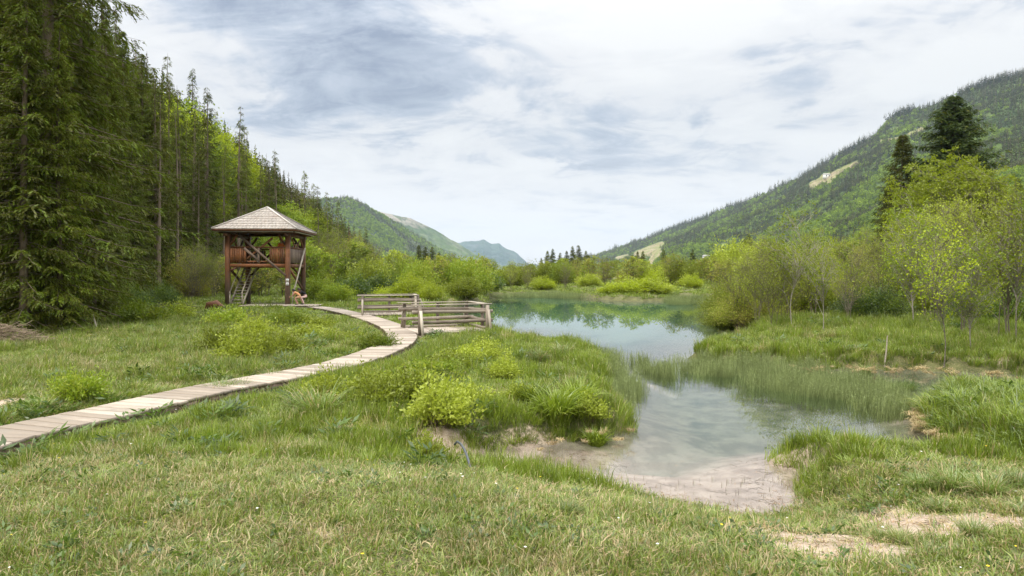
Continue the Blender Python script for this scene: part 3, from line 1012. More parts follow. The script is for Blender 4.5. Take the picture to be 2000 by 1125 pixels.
    for sel, m_ in ((~two, 0), (two, 1)):
        if sel.any():
            diamonds(cb, pc[sel], d[sel], nr[sel], sz[sel], sz[sel] * 0.62, m_, tint[sel], 0.5)
    return tb.mesh('trunk', [MAT[mats[0]]]), cb.mesh('crown', [MAT[mats[1]], MAT[mats[2]]])


def willow_bush(seed, h, rad, ns=110, nl=45, leaf=0.09, mats=('twig', 'yellow', 'olive'), mix_=0.3, cover=0.35, up=1.0, thick=0.012):
    """Many stems fanning out of one root, leafy along their outer part."""
    r = np.random.default_rng(seed)
    tb, cb = MB(), MB()
    az = r.random(ns) * 6.283
    q = r.random(ns) ** 0.6
    el = 0.25 + 1.25 * (1 - q) * up
    el = np.clip(el, 0.12, 1.5)
    ln = rnd(r, 0.7, 1.12, ns) * (0.62 + 0.62 * vnoise(np.cos(az) * 1.6 + 5, np.sin(az) * 1.6 + el * 1.5, 1.0, seed))
    tip = np.stack([np.cos(az) * np.cos(el) * rad, np.sin(az) * np.cos(el) * rad, np.sin(el) * h], 1) * ln[:, None]
    b0 = np.stack([np.cos(az), np.sin(az), 0 * az], 1) * (rnd(r, 0.02, 0.22, ns) * rad)[:, None]
    b0[:, 2] = -0.05
    mid = b0 * 0.5 + tip * 0.5
    mid[:, 2] += 0.22 * h * rnd(r, 0.3, 1.1, ns)
    s = np.linspace(0, 1, 6)[None, :, None]
    path = (1 - s) ** 2 * b0[:, None] + 2 * s * (1 - s) * mid[:, None] + s ** 2 * tip[:, None]
    path[:, 1:-1] += r.normal(0, 0.03 * rad, path[:, 1:-1].shape)
    tubes(tb, path, (thick * (1.05 - np.linspace(0, 1, 6)))[None] * np.ones((ns, 1)), 3)
    n = ns * nl
    si = np.repeat(np.arange(ns), nl)
    sv = (cover + (1 - cover) * r.random(n) ** 0.8)[:, None]
    pc = (1 - sv) ** 2 * b0[si] + 2 * sv * (1 - sv) * mid[si] + sv ** 2 * tip[si]
    pc = pc + r.normal(0, 0.075 * rad, pc.shape) * (0.6 + sv)
    pc[:, 2] = np.maximum(pc[:, 2], 0.04)
    d = norm(r.normal(0, 0.8, (n, 3)) + norm(tip - b0)[si])
    nr = r.normal(0, 1, (n, 3)) + np.array([0, 0, 0.7])
    sz = leaf * rnd(r, 0.6, 1.4, n)
    two = (r.random(ns) < mix_)[si]
    tint = np.clip(r.random(n) * 0.6 + 0.4 * r.random(ns)[si], 0, 1)
    for sel, m_ in ((~two, 0), (two, 1)):
        if sel.any():
            diamonds(cb, pc[sel], d[sel], nr[sel], sz[sel], sz[sel] * 0.45, m_, tint[sel], 0.5)
    return tb.mesh('stems', [MAT[mats[0]]]), cb.mesh('foliage', [MAT[mats[1]], MAT[mats[2]]])


def blades(seed, n, h, spread, w=0.008, bend=0.5, base=0.05, segs=3, mats=('grass', 'straw'), dry=0.1, flat=False, name='blades', erect=1.0):
    """A clump of curved tapering blades."""
    r = np.random.default_rng(seed)
    b = MB()
    az = r.random(n) * 6.283
    rr = base * np.sqrt(r.random(n))
    a2 = r.random(n) * 6.283
    p0 = np.stack([np.cos(a2) * rr, np.sin(a2) * rr, 0 * az - 0.02], 1)
    az = np.where(r.random(n) < 0.7, a2 + r.normal(0, 0.5, n), az)
    L = h * rnd(r, 0.5, 1.1, n)
    out_ = spread * rnd(r, 0.2, 1.0, n)
    dirh = np.stack([np.cos(az), np.sin(az), 0 * az], 1)
    s = np.linspace(0, 1, segs + 1)
    bd = bend * rnd(r, 0.3, 1.3, n)
    X = out_[:, None] * s[None] ** 1.5
    Z = L[:, None] * (erect * s[None] - bd[:, None] * s[None] ** 2.6)
    Z = np.maximum(Z, 0.0 + 0.02 * h)
    Z[:, 0] = -0.02
    path = p0[:, None] + dirh[:, None] * X[..., None] + np.stack([0 * Z, 0 * Z, Z], -1)
    tw = az + r.normal(0, 0.6, n)
    side = np.stack([-np.sin(tw), np.cos(tw), 0.15 * r.normal(size=n)], 1)
    wd_ = (w * rnd(r, 0.6, 1.3, n))[:, None] * np.array([1.0, 0.95, 0.7, 0.05])[None, np.linspace(0, 3, segs + 1).astype(int)]
    Lf = path - side[:, None] * wd_[..., None] / 2
    Rt = path + side[:, None] * wd_[..., None] / 2
    V = np.stack([Lf, Rt], 2)
    k = segs + 1
    ix = np.arange(n * k * 2).reshape(n, k, 2)
    q = np.stack([ix[:, :-1, 0], ix[:, :-1, 1], ix[:, 1:, 1], ix[:, 1:, 0]], -1)
    isd = r.random(n) < dry
    tint = np.repeat(r.random(n), k * 2)
    V = V.reshape(-1, 3)
    b.add(V, np.zeros((0, 4), int), 0, tint)
    for sel, m_ in ((~isd, 0), (isd, 1)):
        if sel.any():
            b.f.append(q[sel].reshape(-1, 4))
            b.m.append(np.full(sel.sum() * segs, m_))
    return b.mesh(name, [MAT[x] for x in mats])


def weeds(seed, n, h, leaf, w=0.5, mat_='deep', arch=0.5, name='weeds', spread=0.2):
    """Broad leaves on short stalks."""
    r = np.random.default_rng(seed)
    b = MB()
    a = r.random(n) * 6.283
    rr = spread * np.sqrt(r.random(n))
    p0 = np.stack([np.cos(a) * rr, np.sin(a) * rr, h * rnd(r, 0.1, 1, n)], 1)
    d = np.stack([np.cos(a + r.normal(0, 0.6, n)), np.sin(a + r.normal(0, 0.6, n)), rnd(r, -0.2, 0.9, n)], 1)
    nr = np.array([0, 0, 1.0]) + r.normal(0, 0.35, (n, 3))
    diamonds(b, p0, d, nr, leaf * rnd(r, 0.6, 1.3, n), leaf * w * rnd(r, 0.7, 1.2, n), 0, r.random(n), 0.5)
    tubes(b, np.stack([p0 * np.array([0.5, 0.5, 0]), p0], 1), np.full((n, 2), 0.002), 3, 0, 0.3)
    return b.mesh(name, [MAT[mat_]])


def scatter(name, protos, pts, rot, scl, dry=None, label=None):
    """One 'stuff' object: geometry-node instances of the proto meshes on the points."""
    n = len(pts)
    me_ = bpy.data.meshes.new(name)
    me_.vertices.add(n)
    me_.vertices.foreach_set('co', np.asarray(pts, np.float32).ravel())
    a = me_.attributes.new('rot', 'FLOAT_VECTOR', 'POINT')
    a.data.foreach_set('vector', np.asarray(rot, np.float32).ravel())
    scl = np.asarray(scl, np.float32)
    if scl.ndim == 1:
        scl = np.stack([scl] * 3, 1)
    a = me_.attributes.new('scl', 'FLOAT_VECTOR', 'POINT')
    a.data.foreach_set('vector', scl.ravel())
    a = me_.attributes.new('dry', 'FLOAT', 'POINT')
    a.data.foreach_set('value', np.asarray(np.zeros(n) if dry is None else dry, np.float32))
    a = me_.attributes.new('pick', 'INT', 'POINT')
    a.data.foreach_set('value', np.random.default_rng(n).integers(0, len(protos), n).astype(np.int32))
    o = obj(name, me_, kind='stuff')
    if label:
        o['label'] = label
    ng = bpy.data.node_groups.new(name, 'GeometryNodeTree')
    ng.interface.new_socket('Geometry', in_out='INPUT', socket_type='NodeSocketGeometry')
    ng.interface.new_socket('Geometry', in_out='OUTPUT', socket_type='NodeSocketGeometry')
    gi = ng.nodes.new('NodeGroupInput')
    go = ng.nodes.new('NodeGroupOutput')
    jn = ng.nodes.new('GeometryNodeJoinGeometry')
    for i, pm in enumerate(protos):
        po = bpy.data.objects.new(name + '_source', pm)
        inf = ng.nodes.new('GeometryNodeObjectInfo')
        inf.inputs['Object'].default_value = po
        g2 = ng.nodes.new('GeometryNodeGeometryToInstance')
        ng.links.new(inf.outputs['Geometry'], g2.inputs[0])
        ng.links.new(g2.outputs[0], jn.inputs[0])
    ip = ng.nodes.new('GeometryNodeInstanceOnPoints')
    ip.inputs['Pick Instance'].default_value = True

    def attr(nm, ty):
        q_ = ng.nodes.new('GeometryNodeInputNamedAttribute')
        q_.data_type = ty
        q_.inputs['Name'].default_value = nm
        return q_.outputs['Attribute']
    ng.links.new(gi.outputs[0], ip.inputs['Points'])
    ng.links.new(jn.outputs[0], ip.inputs['Instance'])
    ng.links.new(attr('pick', 'INT'), ip.inputs['Instance Index'])
    ng.links.new(attr('rot', 'FLOAT_VECTOR'), ip.inputs['Rotation'])
    ng.links.new(attr('scl', 'FLOAT_VECTOR'), ip.inputs['Scale'])
    ng.links.new(ip.outputs[0], go.inputs[0])
    md = o.modifiers.new('scatter', 'NODES')
    md.node_group = ng
    return o


def tree(name, label, cat, pair, x, y, rz=None, sc=1.0, group=None, z=None, names=('trunk', 'crown'), tilt=None):
    o = thing(name, label, cat, (x, y, hz(x, y) if z is None else z), random.random() * 6.28 if rz is None else rz, group)
    o.scale = (sc, sc, sc) if np.isscalar(sc) else sc
    if tilt:
        o.rotation_euler[0], o.rotation_euler[1] = tilt
    for nm, me_ in zip(names, pair):
        obj(nm, me_, o)
    return o


random.seed(11)
BUSH = ('stems', 'foliage')

# ------------------------------------------------------------------ far forests on the mountains
far_con = [spruce_low(300 + i, 20, 3.6 + 0.5 * i, 34, 'spruce_far', True) for i in range(4)]
far_dec = [None] * 4
for i in range(4):
    r_ = np.random.default_rng(400 + i)
    b_ = MB()
    n_ = 60
    v_ = norm(r_.normal(0, 1, (n_, 3)))
    v_[:, 2] = np.abs(v_[:, 2]) * 1.0 - 0.25
    pc_ = v_ * np.array([4.6, 4.6, 5.5]) * (0.65 + 0.35 * r_.random((n_, 1))) + np.array([0, 0, 7])
    diamonds(b_, pc_, r_.normal(0, 1, (n_, 3)), v_ + r_.normal(0, 0.5, (n_, 3)), rnd(r_, 2.0, 4.0, n_), rnd(r_, 1.6, 3.0, n_), 0, r_.random(n_), 0.5)
    b_.tube([(0, 0, -1), (0, 0, 8)], [0.3, 0.15], 4, 1)
    far_dec[i] = b_.mesh('far_tree', [MAT['far_leaf'], MAT['bark_grey']])


def slope_points(S, n, r, bias, clear=None, vmin=0.0):
    nu, nv = S.shape[:2]
    u = r.random(n) * (nu - 1.001)
    v_ = (vmin + (1 - vmin) * r.random(n)) * (nv - 1.001)
    iu, iv = u.astype(int), v_.astype(int)
    fu, fv = (u - iu)[:, None], (v_ - iv)[:, None]
    p_ = (S[iu, iv] * (1 - fu) + S[iu + 1, iv] * fu) * (1 - fv) + (S[iu, iv + 1] * (1 - fu) + S[iu + 1, iv + 1] * fu) * fv
    e1 = S[iu + 1, iv] - S[iu, iv]
    e2 = S[iu, iv + 1] - S[iu, iv]
    area = np.linalg.norm(np.cross(e1, e2), axis=1)
    w_ = area * bias(p_[:, 1])
    keep_ = r.random(n) < w_ / np.percentile(w_, 97)
    if clear is not None:
        keep_ &= clear(p_[:, 0], p_[:, 1], p_[:, 2]) < 0.25 + 0.75 * (r.random(n) < 0.06)
    return p_[keep_], (v_ / nv)[keep_]


r = np.random.default_rng(5)
pts, vv = slope_points(SR, 150000, r, lambda Y: (900.0 / np.maximum(Y, 500)) ** 0.9, clearing)
inv = (pts[:, 0] / pts[:, 1] < 0.86)
pts, vv = pts[inv], vv[inv]
pts = pts[:62000]
vv = vv[:62000]
cn = fnoise(pts[:, 0], pts[:, 1], 0.009, 4, 31) * 0.9 + 0.05 + 0.30 * (vv - 0.45) + r.normal(0, 0.09, len(pts))
con = cn > 0.49
# the skyline: taller single trees standing on the ridge
ui = r.random(2600) * (SR.shape[0] - 1.01)
i0 = ui.astype(int)
rp = SR[i0, -1] * (1 - (ui - i0)[:, None]) + SR[i0 + 1, -1] * (ui - i0)[:, None]
rp = rp[(rp[:, 0] / rp[:, 1] < 0.86) & (fnoise(rp[:, 0], rp[:, 1], 0.012, 3, 8) > 0.42)]
scatter('conifer_forest', far_con, rp + np.stack([r.normal(0, 8, len(rp)), r.normal(0, 8, len(rp)), np.full(len(rp), -2.0)], 1), np.stack([np.zeros(len(rp)), np.zeros(len(rp)), r.random(len(rp)) * 6.28], 1),
        rnd(r, 0.7, 1.45, len(rp)), None, 'ragged conifers along the crest of the right mountain')
for nm, sel, pr, lb in (('conifer_forest', con, far_con, 'dark conifer forest covering the right mountain slope'),
                        ('broadleaf_forest', ~con, far_dec, 'fresh green broadleaf wood on the lower right mountain slope')):
    q = pts[sel]
    n_ = len(q)
    sc_ = rnd(r, 0.5, 1.0, n_) * (0.75 + 0.35 * ss(q[:, 1], 600, 2500))
    rot = np.stack([0 * sc_, 0 * sc_, r.random(n_) * 6.28], 1)
    scatter(nm, pr, q - np.array([0, 0, 1.0]), rot, sc_, None, lb)
pts, vv = slope_points(SF1, 26000, r, lambda Y: 1.0)
pts = pts[vv < 0.97]
cn = fnoise(pts[:, 0], pts[:, 1], 0.006, 4, 33) + r.normal(0, 0.05, len(pts))
for nm, sel, pr, lb in (('conifer_forest', cn > 0.5, far_con, 'dark conifer forest on the green rounded mountain'),
                        ('broadleaf_forest', cn <= 0.5, far_dec, 'pale green broadleaf wood on the green rounded mountain')):
    q = pts[sel][:11000]
    n_ = len(q)
    rot = np.stack([np.zeros(n_), np.zeros(n_), r.random(n_) * 6.28], 1)
    scatter(nm, pr, q - np.array([0, 0, 1.5]), rot, rnd(r, 0.6, 1.0, n_), None, lb)

# ------------------------------------------------------------------ the steep hillside on the left
hero = [spruce(21, 30, 5.0, 0.02, 420, 40, 5, leafL=0.29, leafW=0.50), spruce(22, 28, 4.6, 0.02, 420, 40, 5, leafL=0.29, leafW=0.50), spruce(23, 31, 6.4, 0.02, 430, 46, 5, leafL=0.27, leafW=0.46)]
scraggy = [spruce(31, 27, 3.0, 0.30, 150, 18, 4, gap=0.6, mats=('bark', 'spruce', 'spruce')),
           spruce(32, 29, 2.8, 0.38, 140, 18, 4, gap=0.6, mats=('bark', 'spruce', 'spruce_fresh'))]
midsp = [spruce(41 + i, 24 + i, 3.5 + 0.25 * i, 0.06, 170, 15, 3, leafL=0.5, fresh=0.2) for i in range(3)]
lowsp = [spruce_low(51 + i, 24, 3.3, 190, 'spruce_far' if i < 2 else 'spruce') for i in range(3)]
lowsp_j = [spruce_low(61 + i, 24, 3.4, 120, ('spruce_far', 'spruce', 'spruce')[i], True) for i in range(3)]
dec_mid = [broadleaf(71, 15, 3.6, 5.2, 9.5, 100, 110, 0.28, 1.0, 0.2, ('bark_grey', 'bright', 'mid'), mix_=0.4),
           broadleaf(72, 13, 3.2, 4.4, 8.2, 90, 110, 0.28, 0.9, 0.18, ('bark_grey', 'bright', 'bright')),
           broadleaf(73, 14, 3.4, 5.0, 8.6, 90, 110, 0.28, 1.0, 0.18, ('bark_grey', 'mid', 'olive'))]

front = [  # px of the trunk, distance, which spruce, height factor
    (-60, 30, 0, 1.0), (18, 33, 1, 1.05), (95, 27.5, 2, 0.98), (150, 44, 0, 0.74), (205, 43, 1, 0.66), (60, 46, 2, 0.9), (-20, 50, 0, 1.0),
    (238, 52, 1, 0.72), (275, 60, 1, 0.72), (130, 58, 0, 0.9), (350, 72, 0, 0.5), (400, 84, 1, 0.5), (-120, 38, 1, 1.0), (-160, 26, 2, 1.0),
    (48, 24.5, 0, 0.50), (118, 25.5, 1, 0.42), (182, 35, 0, 0.5), (215, 38, 1, 0.36), (255, 46, 0, 0.42), (0, 27, 1, 0.62)]
words_front = ['tall dark spruce at the very left edge with fresh green bough tips', 'dense spruce just in from the left edge, its skirts down to the grass',
               'great spruce whose bare drooping upper boughs reach out against the sky', 'broad spruce behind the great spruce with drooping boughs',
               'spruce with green skirts right of the great spruce', 'dark spruce wedged behind the two leftmost spruces', 'shaded spruce deep behind the left edge',
               'spruce left of the first bare standing trunk', 'spruce crown close behind the first bare standing trunk', 'shaded spruce high behind the great spruce',
               'half grown spruce between the bare trunks and the tower', 'small spruce directly left behind the tower roof',
               'spruce cut by the left picture edge, farther back', 'spruce at the left picture edge nearest the viewer',
               'young spruce in front of the great spruce trunk', 'smaller young spruce at the right foot of the great spruce', 'half grown spruce right of the great spruce, skirts on the grass',
               'low young spruce at the edge of the left meadow', 'young spruce left of the first bare standing trunk', 'middling spruce hugging the left picture edge']
for (px, Y, k, s_), lb in zip(front, words_front):
    tree('spruce_tree', lb, 'tree', hero[k], PY(px, Y), Y, None, s_, 'tall spruces at the foot of the hillside')
for (px, Y, k, s_), lb in zip([(311, 57, 0, 0.63), (345, 61, 1, 0.58), (468, 78, 1, 0.74), (524, 118, 0, 0.72), (535, 120, 1, 0.70), (388, 66, 0, 0.5), (436, 74, 1, 0.5)],
                              ['slim spruce with a long bare grey trunk, left of its twin', 'slim spruce with a long bare trunk nearest left of the tower',
                               'lone thin spruce standing above the others left of the tower roof', 'thin pale trunked spruce above the tower roof',
                               'bare pole spruce right beside the pale trunked one above the roof', 'thin half bare spruce between the twin trunks and the tower',
                               'thin dark spruce close behind the left corner of the tower roof']):
    tree('slender_spruce', lb, 'tree', scraggy[k], PY(px, Y), Y, None, s_, 'slim half bare spruces by the tower')
for (px, Y, s_), lb in zip([(640, 150, 0.8), (662, 165, 0.75), (672, 140, 0.55), (612, 170, 0.95), (596, 150, 0.9), (715, 260, 0.8), (703, 240, 0.7), (622, 130, 0.75)],
                           ['dark spruce right of the tower roof in front of the green mountain', 'dark spruce tip farthest right in the tall group by the tower roof',
                            'lower spruce at the right end of the tall group', 'tall spruce in the middle of the group right of the roof',
                            'spruce directly above the right corner of the roof', 'small dark spruce before the mountain, right of the brown one',
                            'small spruce just left of its dark neighbour before the mountain', 'slim spruce rising behind the right roof corner']):
    tree('spruce_tree', lb, 'tree', midsp[int(px) % 3], PY(px, Y), Y, None, s_, 'spruces right of the tower')
for (px, Y, k, s_), lb in zip([(432, 118, 1, 1.38), (408, 126, 0, 1.2), (345, 100, 0, 1.2), (330, 112, 1, 1.15), (452, 132, 1, 1.3), (395, 105, 2, 1.2), (603, 150, 0, 1.0), (560, 120, 2, 1.0), (660, 190, 1, 0.9), (696, 210, 0, 0.8)],
                              ['vivid light green tree high on the slope left of the lone thin spruce', 'yellow green tree beside the vivid one on the slope', 'bright green tree near the skyline above the twin bare trunks',
                               'light green tree just left of the bright one near the skyline', 'small yellow green tree touching the lone thin spruce', 'pale green tree under the vivid one on the slope',
                               'light green tree at the right end of the tower roof', 'green tree peeping over the tower roof ridge', 'light green tree among the last spruces of the slope', 'yellow green tree right of the brown dead spruce']):
    tree('broadleaf_tree', lb, 'tree', dec_mid[k], PY(px, Y), Y, None, (s_ * 1.1, s_ * 1.1, s_), 'bright trees picked out on the left slope')
brown = spruce_low(66, 22, 3.0, 200, 'spruce_dead')
tree('brown_spruce', 'dead rust brown spruce at the end of the hillside', 'tree', brown, PY(682, 175), 175, None, 0.62)

# the slope itself
cand = []
r = np.random.default_rng(17)
n_ = 60000
yy = 30 + (640 - 30) * r.random(n_) ** 0.7
xx = yy * (-0.95 + 0.85 * r.random(n_))
okm = (xx < foot(yy) - 2.5) & (xx > -0.82 * yy - 4)
xx, yy = xx[okm], yy[okm]
cell = {}
sel = []
for i in range(len(xx)):
    sp_ = 4.3 + yy[i] * 0.006
    kx, ky = int(xx[i] // sp_), int(yy[i] // sp_)
    if (kx, ky, int(yy[i] // 60)) in cell:
        continue
    cell[(kx, ky, int(yy[i] // 60))] = 1
    sel.append(i)
xx, yy = xx[sel], yy[sel]
o_ = np.argsort(np.hypot(xx, yy))
xx, yy = xx[o_], yy[o_]
zz = height(xx, yy)
dn_ = fnoise(xx, yy, 0.022, 3, 44)
isd = (dn_ > 0.555) & (r.random(len(xx)) < 0.7) & (yy > 70) | (r.random(len(xx)) < 0.12) & (yy > 90)
nspr = 0
rest_s, rest_d = [], []
ndec = 0
for i in range(len(xx)):
    x_, y_ = xx[i], yy[i]
    sc_ = float(rnd(r, 0.62, 1.0))
    rr_ = abs(x_ / y_)
    if rr_ < 0.60:        # trees thin out and stay lower towards the open valley
        hm_ = (0.84 * rr_ - 0.140 + 0.035 * r.random()) * y_ + CAMZ - zz[i]
        sc_ = min(sc_, hm_ / 25.0)
        if sc_ < 0.22:
            continue
    if isd[i]:
        if ndec < 120:
            o = tree('broadleaf_tree', 'light green broadleaf tree among dark spruces on the steep left hillside', 'tree', dec_mid[i % 3], x_, y_, None, sc_ * 0.9,
                     'light green trees on the left hillside', zz[i])
            ndec += 1
        else:
            rest_d.append((x_, y_, zz[i], sc_))
    elif nspr < 262:
        pr = midsp[i % 3] if nspr < 130 else lowsp[i % 3]
        o = tree('hillside_spruce', 'dark spruce in the dense stand covering the steep left hillside', 'tree', pr, x_, y_, None, (sc_ * 0.95, sc_ * 0.95, sc_ * rnd(r, 0.85, 1.1)),
                 'spruces on the steep left hillside', zz[i])
        nspr += 1
    else:
        rest_s.append((x_, y_, zz[i], sc_))
print('hillside', nspr, ndec, len(rest_s), len(rest_d))
for L_, pr, nm, lb in ((rest_s, lowsp_j, 'spruce_forest', 'mass of dark spruces farther up the left hillside'), (rest_d, None, 'broadleaf_forest', 'mass of light green trees farther up the left hillside')):
    if not L_:
        continue
    A = np.array(L_)
    if pr is None:
        pr = far_dec
    rot = np.stack([np.zeros(len(A)), np.zeros(len(A)), r.random(len(A)) * 6.28], 1)
    scatter(nm, pr, A[:, :3] - np.array([0, 0, 0.5]), rot, A[:, 3], None, lb)
# ------------------------------------------------------------------ shrubs and trees round the lake
wil = [willow_bush(101, 2.3, 2.0, 170, 60, 0.15, ('twig', 'olive', 'yellow'), 0.4), willow_bush(102, 2.2, 2.0, 170, 60, 0.15, ('twig', 'bright', 'yellow'), 0.4),
       willow_bush(103, 2.3, 1.9, 160, 55, 0.15, ('twig', 'mid', 'olive'), 0.4), willow_bush(104, 2.4, 1.9, 190, 26, 0.13, ('twig', 'brownish', 'olive'), 0.5, up=1.1),
       willow_bush(105, 2.2, 2.0, 160, 60, 0.15, ('twig', 'deep', 'mid'), 0.35)]
fine = [willow_bush(106, 2.3, 2.0, 190, 150, 0.075, ('twig', 'olive', 'yellow'), 0.4), willow_bush(107, 2.2, 2.0, 190, 150, 0.075, ('twig', 'yellow', 'olive'), 0.5),
        willow_bush(108, 2.3, 1.9, 180, 140, 0.075, ('twig', 'mid', 'olive'), 0.4), willow_bush(109, 2.4, 1.9, 220, 80, 0.07, ('twig', 'olive', 'brownish'), 0.4, up=1.1),
        willow_bush(110, 2.2, 2.0, 180, 130, 0.075, ('twig', 'deep', 'mid'), 0.35)]
kinds = ['olive green', 'bright yellow green', 'fresh green', 'thin brownish', 'dark green']
scrub = [broadleaf(111, 6, 2.0, 2.6, 3.6, 70, 30, 0.20, 0.45, 0.07, ('bark_grey', 'olive', 'brownish'), stems=4, twigs=4, mix_=0.4),
         broadleaf(112, 6.5, 2.1, 2.8, 3.8, 70, 30, 0.18, 0.45, 0.07, ('bark_grey', 'brownish', 'olive'), stems=5, twigs=5, mix_=0.6),
         broadleaf(113, 6, 2.0, 2.6, 3.6, 70, 45, 0.20, 0.45, 0.07, ('bark_grey', 'mid', 'olive'), stems=3, twigs=3, mix_=0.4),
         broadleaf(114, 6, 2.0, 2.5, 3.6, 70, 45, 0.20, 0.45, 0.07, ('bark_pale', 'olive', 'yellow'), stems=3, twigs=3, mix_=0.5)]
skinds = ['olive', 'brownish barely leafed', 'fresh green', 'yellowish olive']


def bush(px, Y, h, k, label, group=None, w=None, name='willow_bush'):
    s_ = 0.8 * h / 2.3
    return tree(name, label, 'bush', (fine if Y < 48 else wil)[k], PY(px, Y), Y, None, ((w or s_), (w or s_), s_), group, None, BUSH)


# the named bushes of the middle distance
bush(905, 62, 2.35, 0, 'rounded olive willow overhanging the water right of the far railing', w=0.98)
bush(842, 56, 2.0, 1, 'vivid light green bush just left of the rounded olive willow', w=0.62)
bush(800, 60, 2.9, 1, 'yellow green bush behind the far viewing deck', w=1.0)
bush(740, 62, 2.7, 4, 'dark green bush behind the left end of the far viewing deck', w=1.2)
bush(690, 60, 2.6, 4, 'dark green bush between the tower and the far viewing deck', w=1.2)
bush(655, 52, 1.7, 2, 'small fresh green bush beside the boardwalk right of the tower', w=0.8)
bush(625, 55, 2.4, 2, 'fresh green bush right behind the tower foot', w=0.9)
bush(765, 60, 1.3, 1, 'low yellow bush behind the far railing', w=0.9)
bush(950, 84, 3.2, 4, 'dark green bush on the far shore at its left end', w=1.3)
bush(1240, 70.5, 2.25, 1, 'broad bright yellow green willow on a point of the far shore', w=1.75)
bush(1195, 72, 1.5, 1, 'left flank of willow, a low bright bush beside the broad willow', w=0.9)
bush(1290, 71, 1.5, 0, 'low olive bush at the right flank of the broad willow', w=0.8)
bush(1352, 84, 2.3, 1, 'round bright bush on the far shore right of the broad willow', w=0.8)
bush(1062, 88, 2.2, 1, 'small yellow bush low on the far shore before the spruces', w=1.0)
bush(1150, 90, 2.2, 0, 'olive bush left behind the broad willow', w=1.0)
bush(1462, 32.5, 2.1, 3, 'spreading olive willow leaning over the right side of the lake', w=1.15)
bush(1420, 34.5, 1.7, 0, 'low olive willow at the water left of the spreading one', w=0.85)
bush(1425, 41, 2.6, 0, 'brownish thin willow behind the big olive willow', w=1.1)
bush(1500, 36, 3.4, 1, 'yellow green willow right behind the big olive willow', w=1.1)
bush(1700, 31, 2.2, 4, 'dark tangled bush in the middle of the right thicket', w=0.9)
bush(1950, 29, 2.3, 4, 'dark green bush at the right edge under the pale birches', w=1.1)

# rows of scrub, far shore and valley floor
r = np.random.default_rng(23)


ORD = ['first', 'second', 'third', 'fourth', 'fifth', 'sixth', 'seventh', 'eighth', 'ninth', 'tenth', 'eleventh', 'twelfth', 'thirteenth', 'fourteenth', 'fifteenth',
       'sixteenth', 'seventeenth', 'eighteenth', 'nineteenth', 'twentieth', 'twenty-first', 'twenty-second', 'twenty-third', 'twenty-fourth']
seen_ = {}


def nth(kind_, where):
    k_ = (kind_, where)
    seen_[k_] = seen_.get(k_, 0) + 1
    return ORD[seen_[k_] - 1] + ' ' + kind_ + ' from the left ' + where


def row(n, x0, x1, Y0, Y1, h0, h1, ks, where, group, scr=0.5):
    for i in range(n):
        px = x0 + (x1 - x0) * (i + r.random()) / n
        Y = Y0 + (Y1 - Y0) * r.random()
        h = rnd(r, h0, h1)
        x = PY(px, Y)
        if sdist([x], [Y], lake_poly)[0] < 0.8:
            Y += 6
            x = PY(px, Y)
        k = ks[r.integers(0, len(ks))]
        if r.random() < scr:
            k2 = k % 4
            s_ = 0.92 * h / 6.0
            tree('scrub_tree', nth(skinds[k2] + ' scrub tree', where), 'tree', scrub[k2], x, Y, None, (s_ * 1.15, s_ * 1.15, s_), group)
        else:
            s_ = 0.8 * h / 2.3
            tree('willow_bush', nth(kinds[k] + ' bush', where), 'bush', (fine if Y < 48 else wil)[k], x, Y, None, (s_ * 0.9, s_ * 0.9, s_), group, None, BUSH)


row(26, 950, 1420, 90, 108, 2.6, 4.6, (0, 3, 3, 1, 0, 2), 'in the far shore belt', 'scrub belt on the far shore', 0.6)
row(22, 960, 1500, 112, 150, 3.2, 4.6, (3, 1, 0, 3, 2), 'behind the far shore belt', 'second scrub belt behind the far shore', 0.8)
row(22, 620, 950, 64, 90, 3.0, 5.0, (0, 2, 4, 2, 1), 'between tower and lake', 'bushes between tower and lake', 0.5)
row(30, 600, 960, 90, 150, 3.4, 5.6, (0, 1, 3, 2, 2), 'in the young wood beyond the tower', 'young wood right of the tower', 0.9)
row(18, 590, 720, 62, 110, 4.0, 7.0, (0, 2, 3), 'at the hillside foot beyond the tower', 'young trees at the hillside foot', 1.0)
row(12, 330, 560, 56, 66, 2.4, 4.8, (2, 0, 2, 3), 'behind and left of the tower', 'bushes behind the tower', 0.6)
row(8, 90, 330, 36, 46, 1.2, 2.4, (2, 4, 2), 'at the foot of the tall spruces', 'bushes under the tall spruces', 0.1)
row(20, 1400, 1640, 46, 90, 2.8, 4.6, (0, 3, 1, 1, 0), 'in the thicket before the maple', 'thicket left of the maple', 0.55)
row(26, 1480, 2080, 34, 48, 2.6, 4.3, (0, 2, 1, 3, 0), 'in the thicket on the right bank', 'thicket on the right bank', 0.5)
row(16, 1500, 2120, 50, 75, 3.6, 5.2, (0, 3, 2, 1), 'behind the thicket on the right bank', 'taller scrub on the right', 0.85)
row(14, 1480, 2050, 160, 260, 7, 12, (2, 0, 2, 1, 4), 'under the right mountain', 'trees at the foot of the right mountain', 0.7)
row(16, 1400, 1760, 90, 150, 4.5, 8, (2, 0, 1, 1), 'on the flat before the right mountain', 'trees before the right mountain', 0.7)

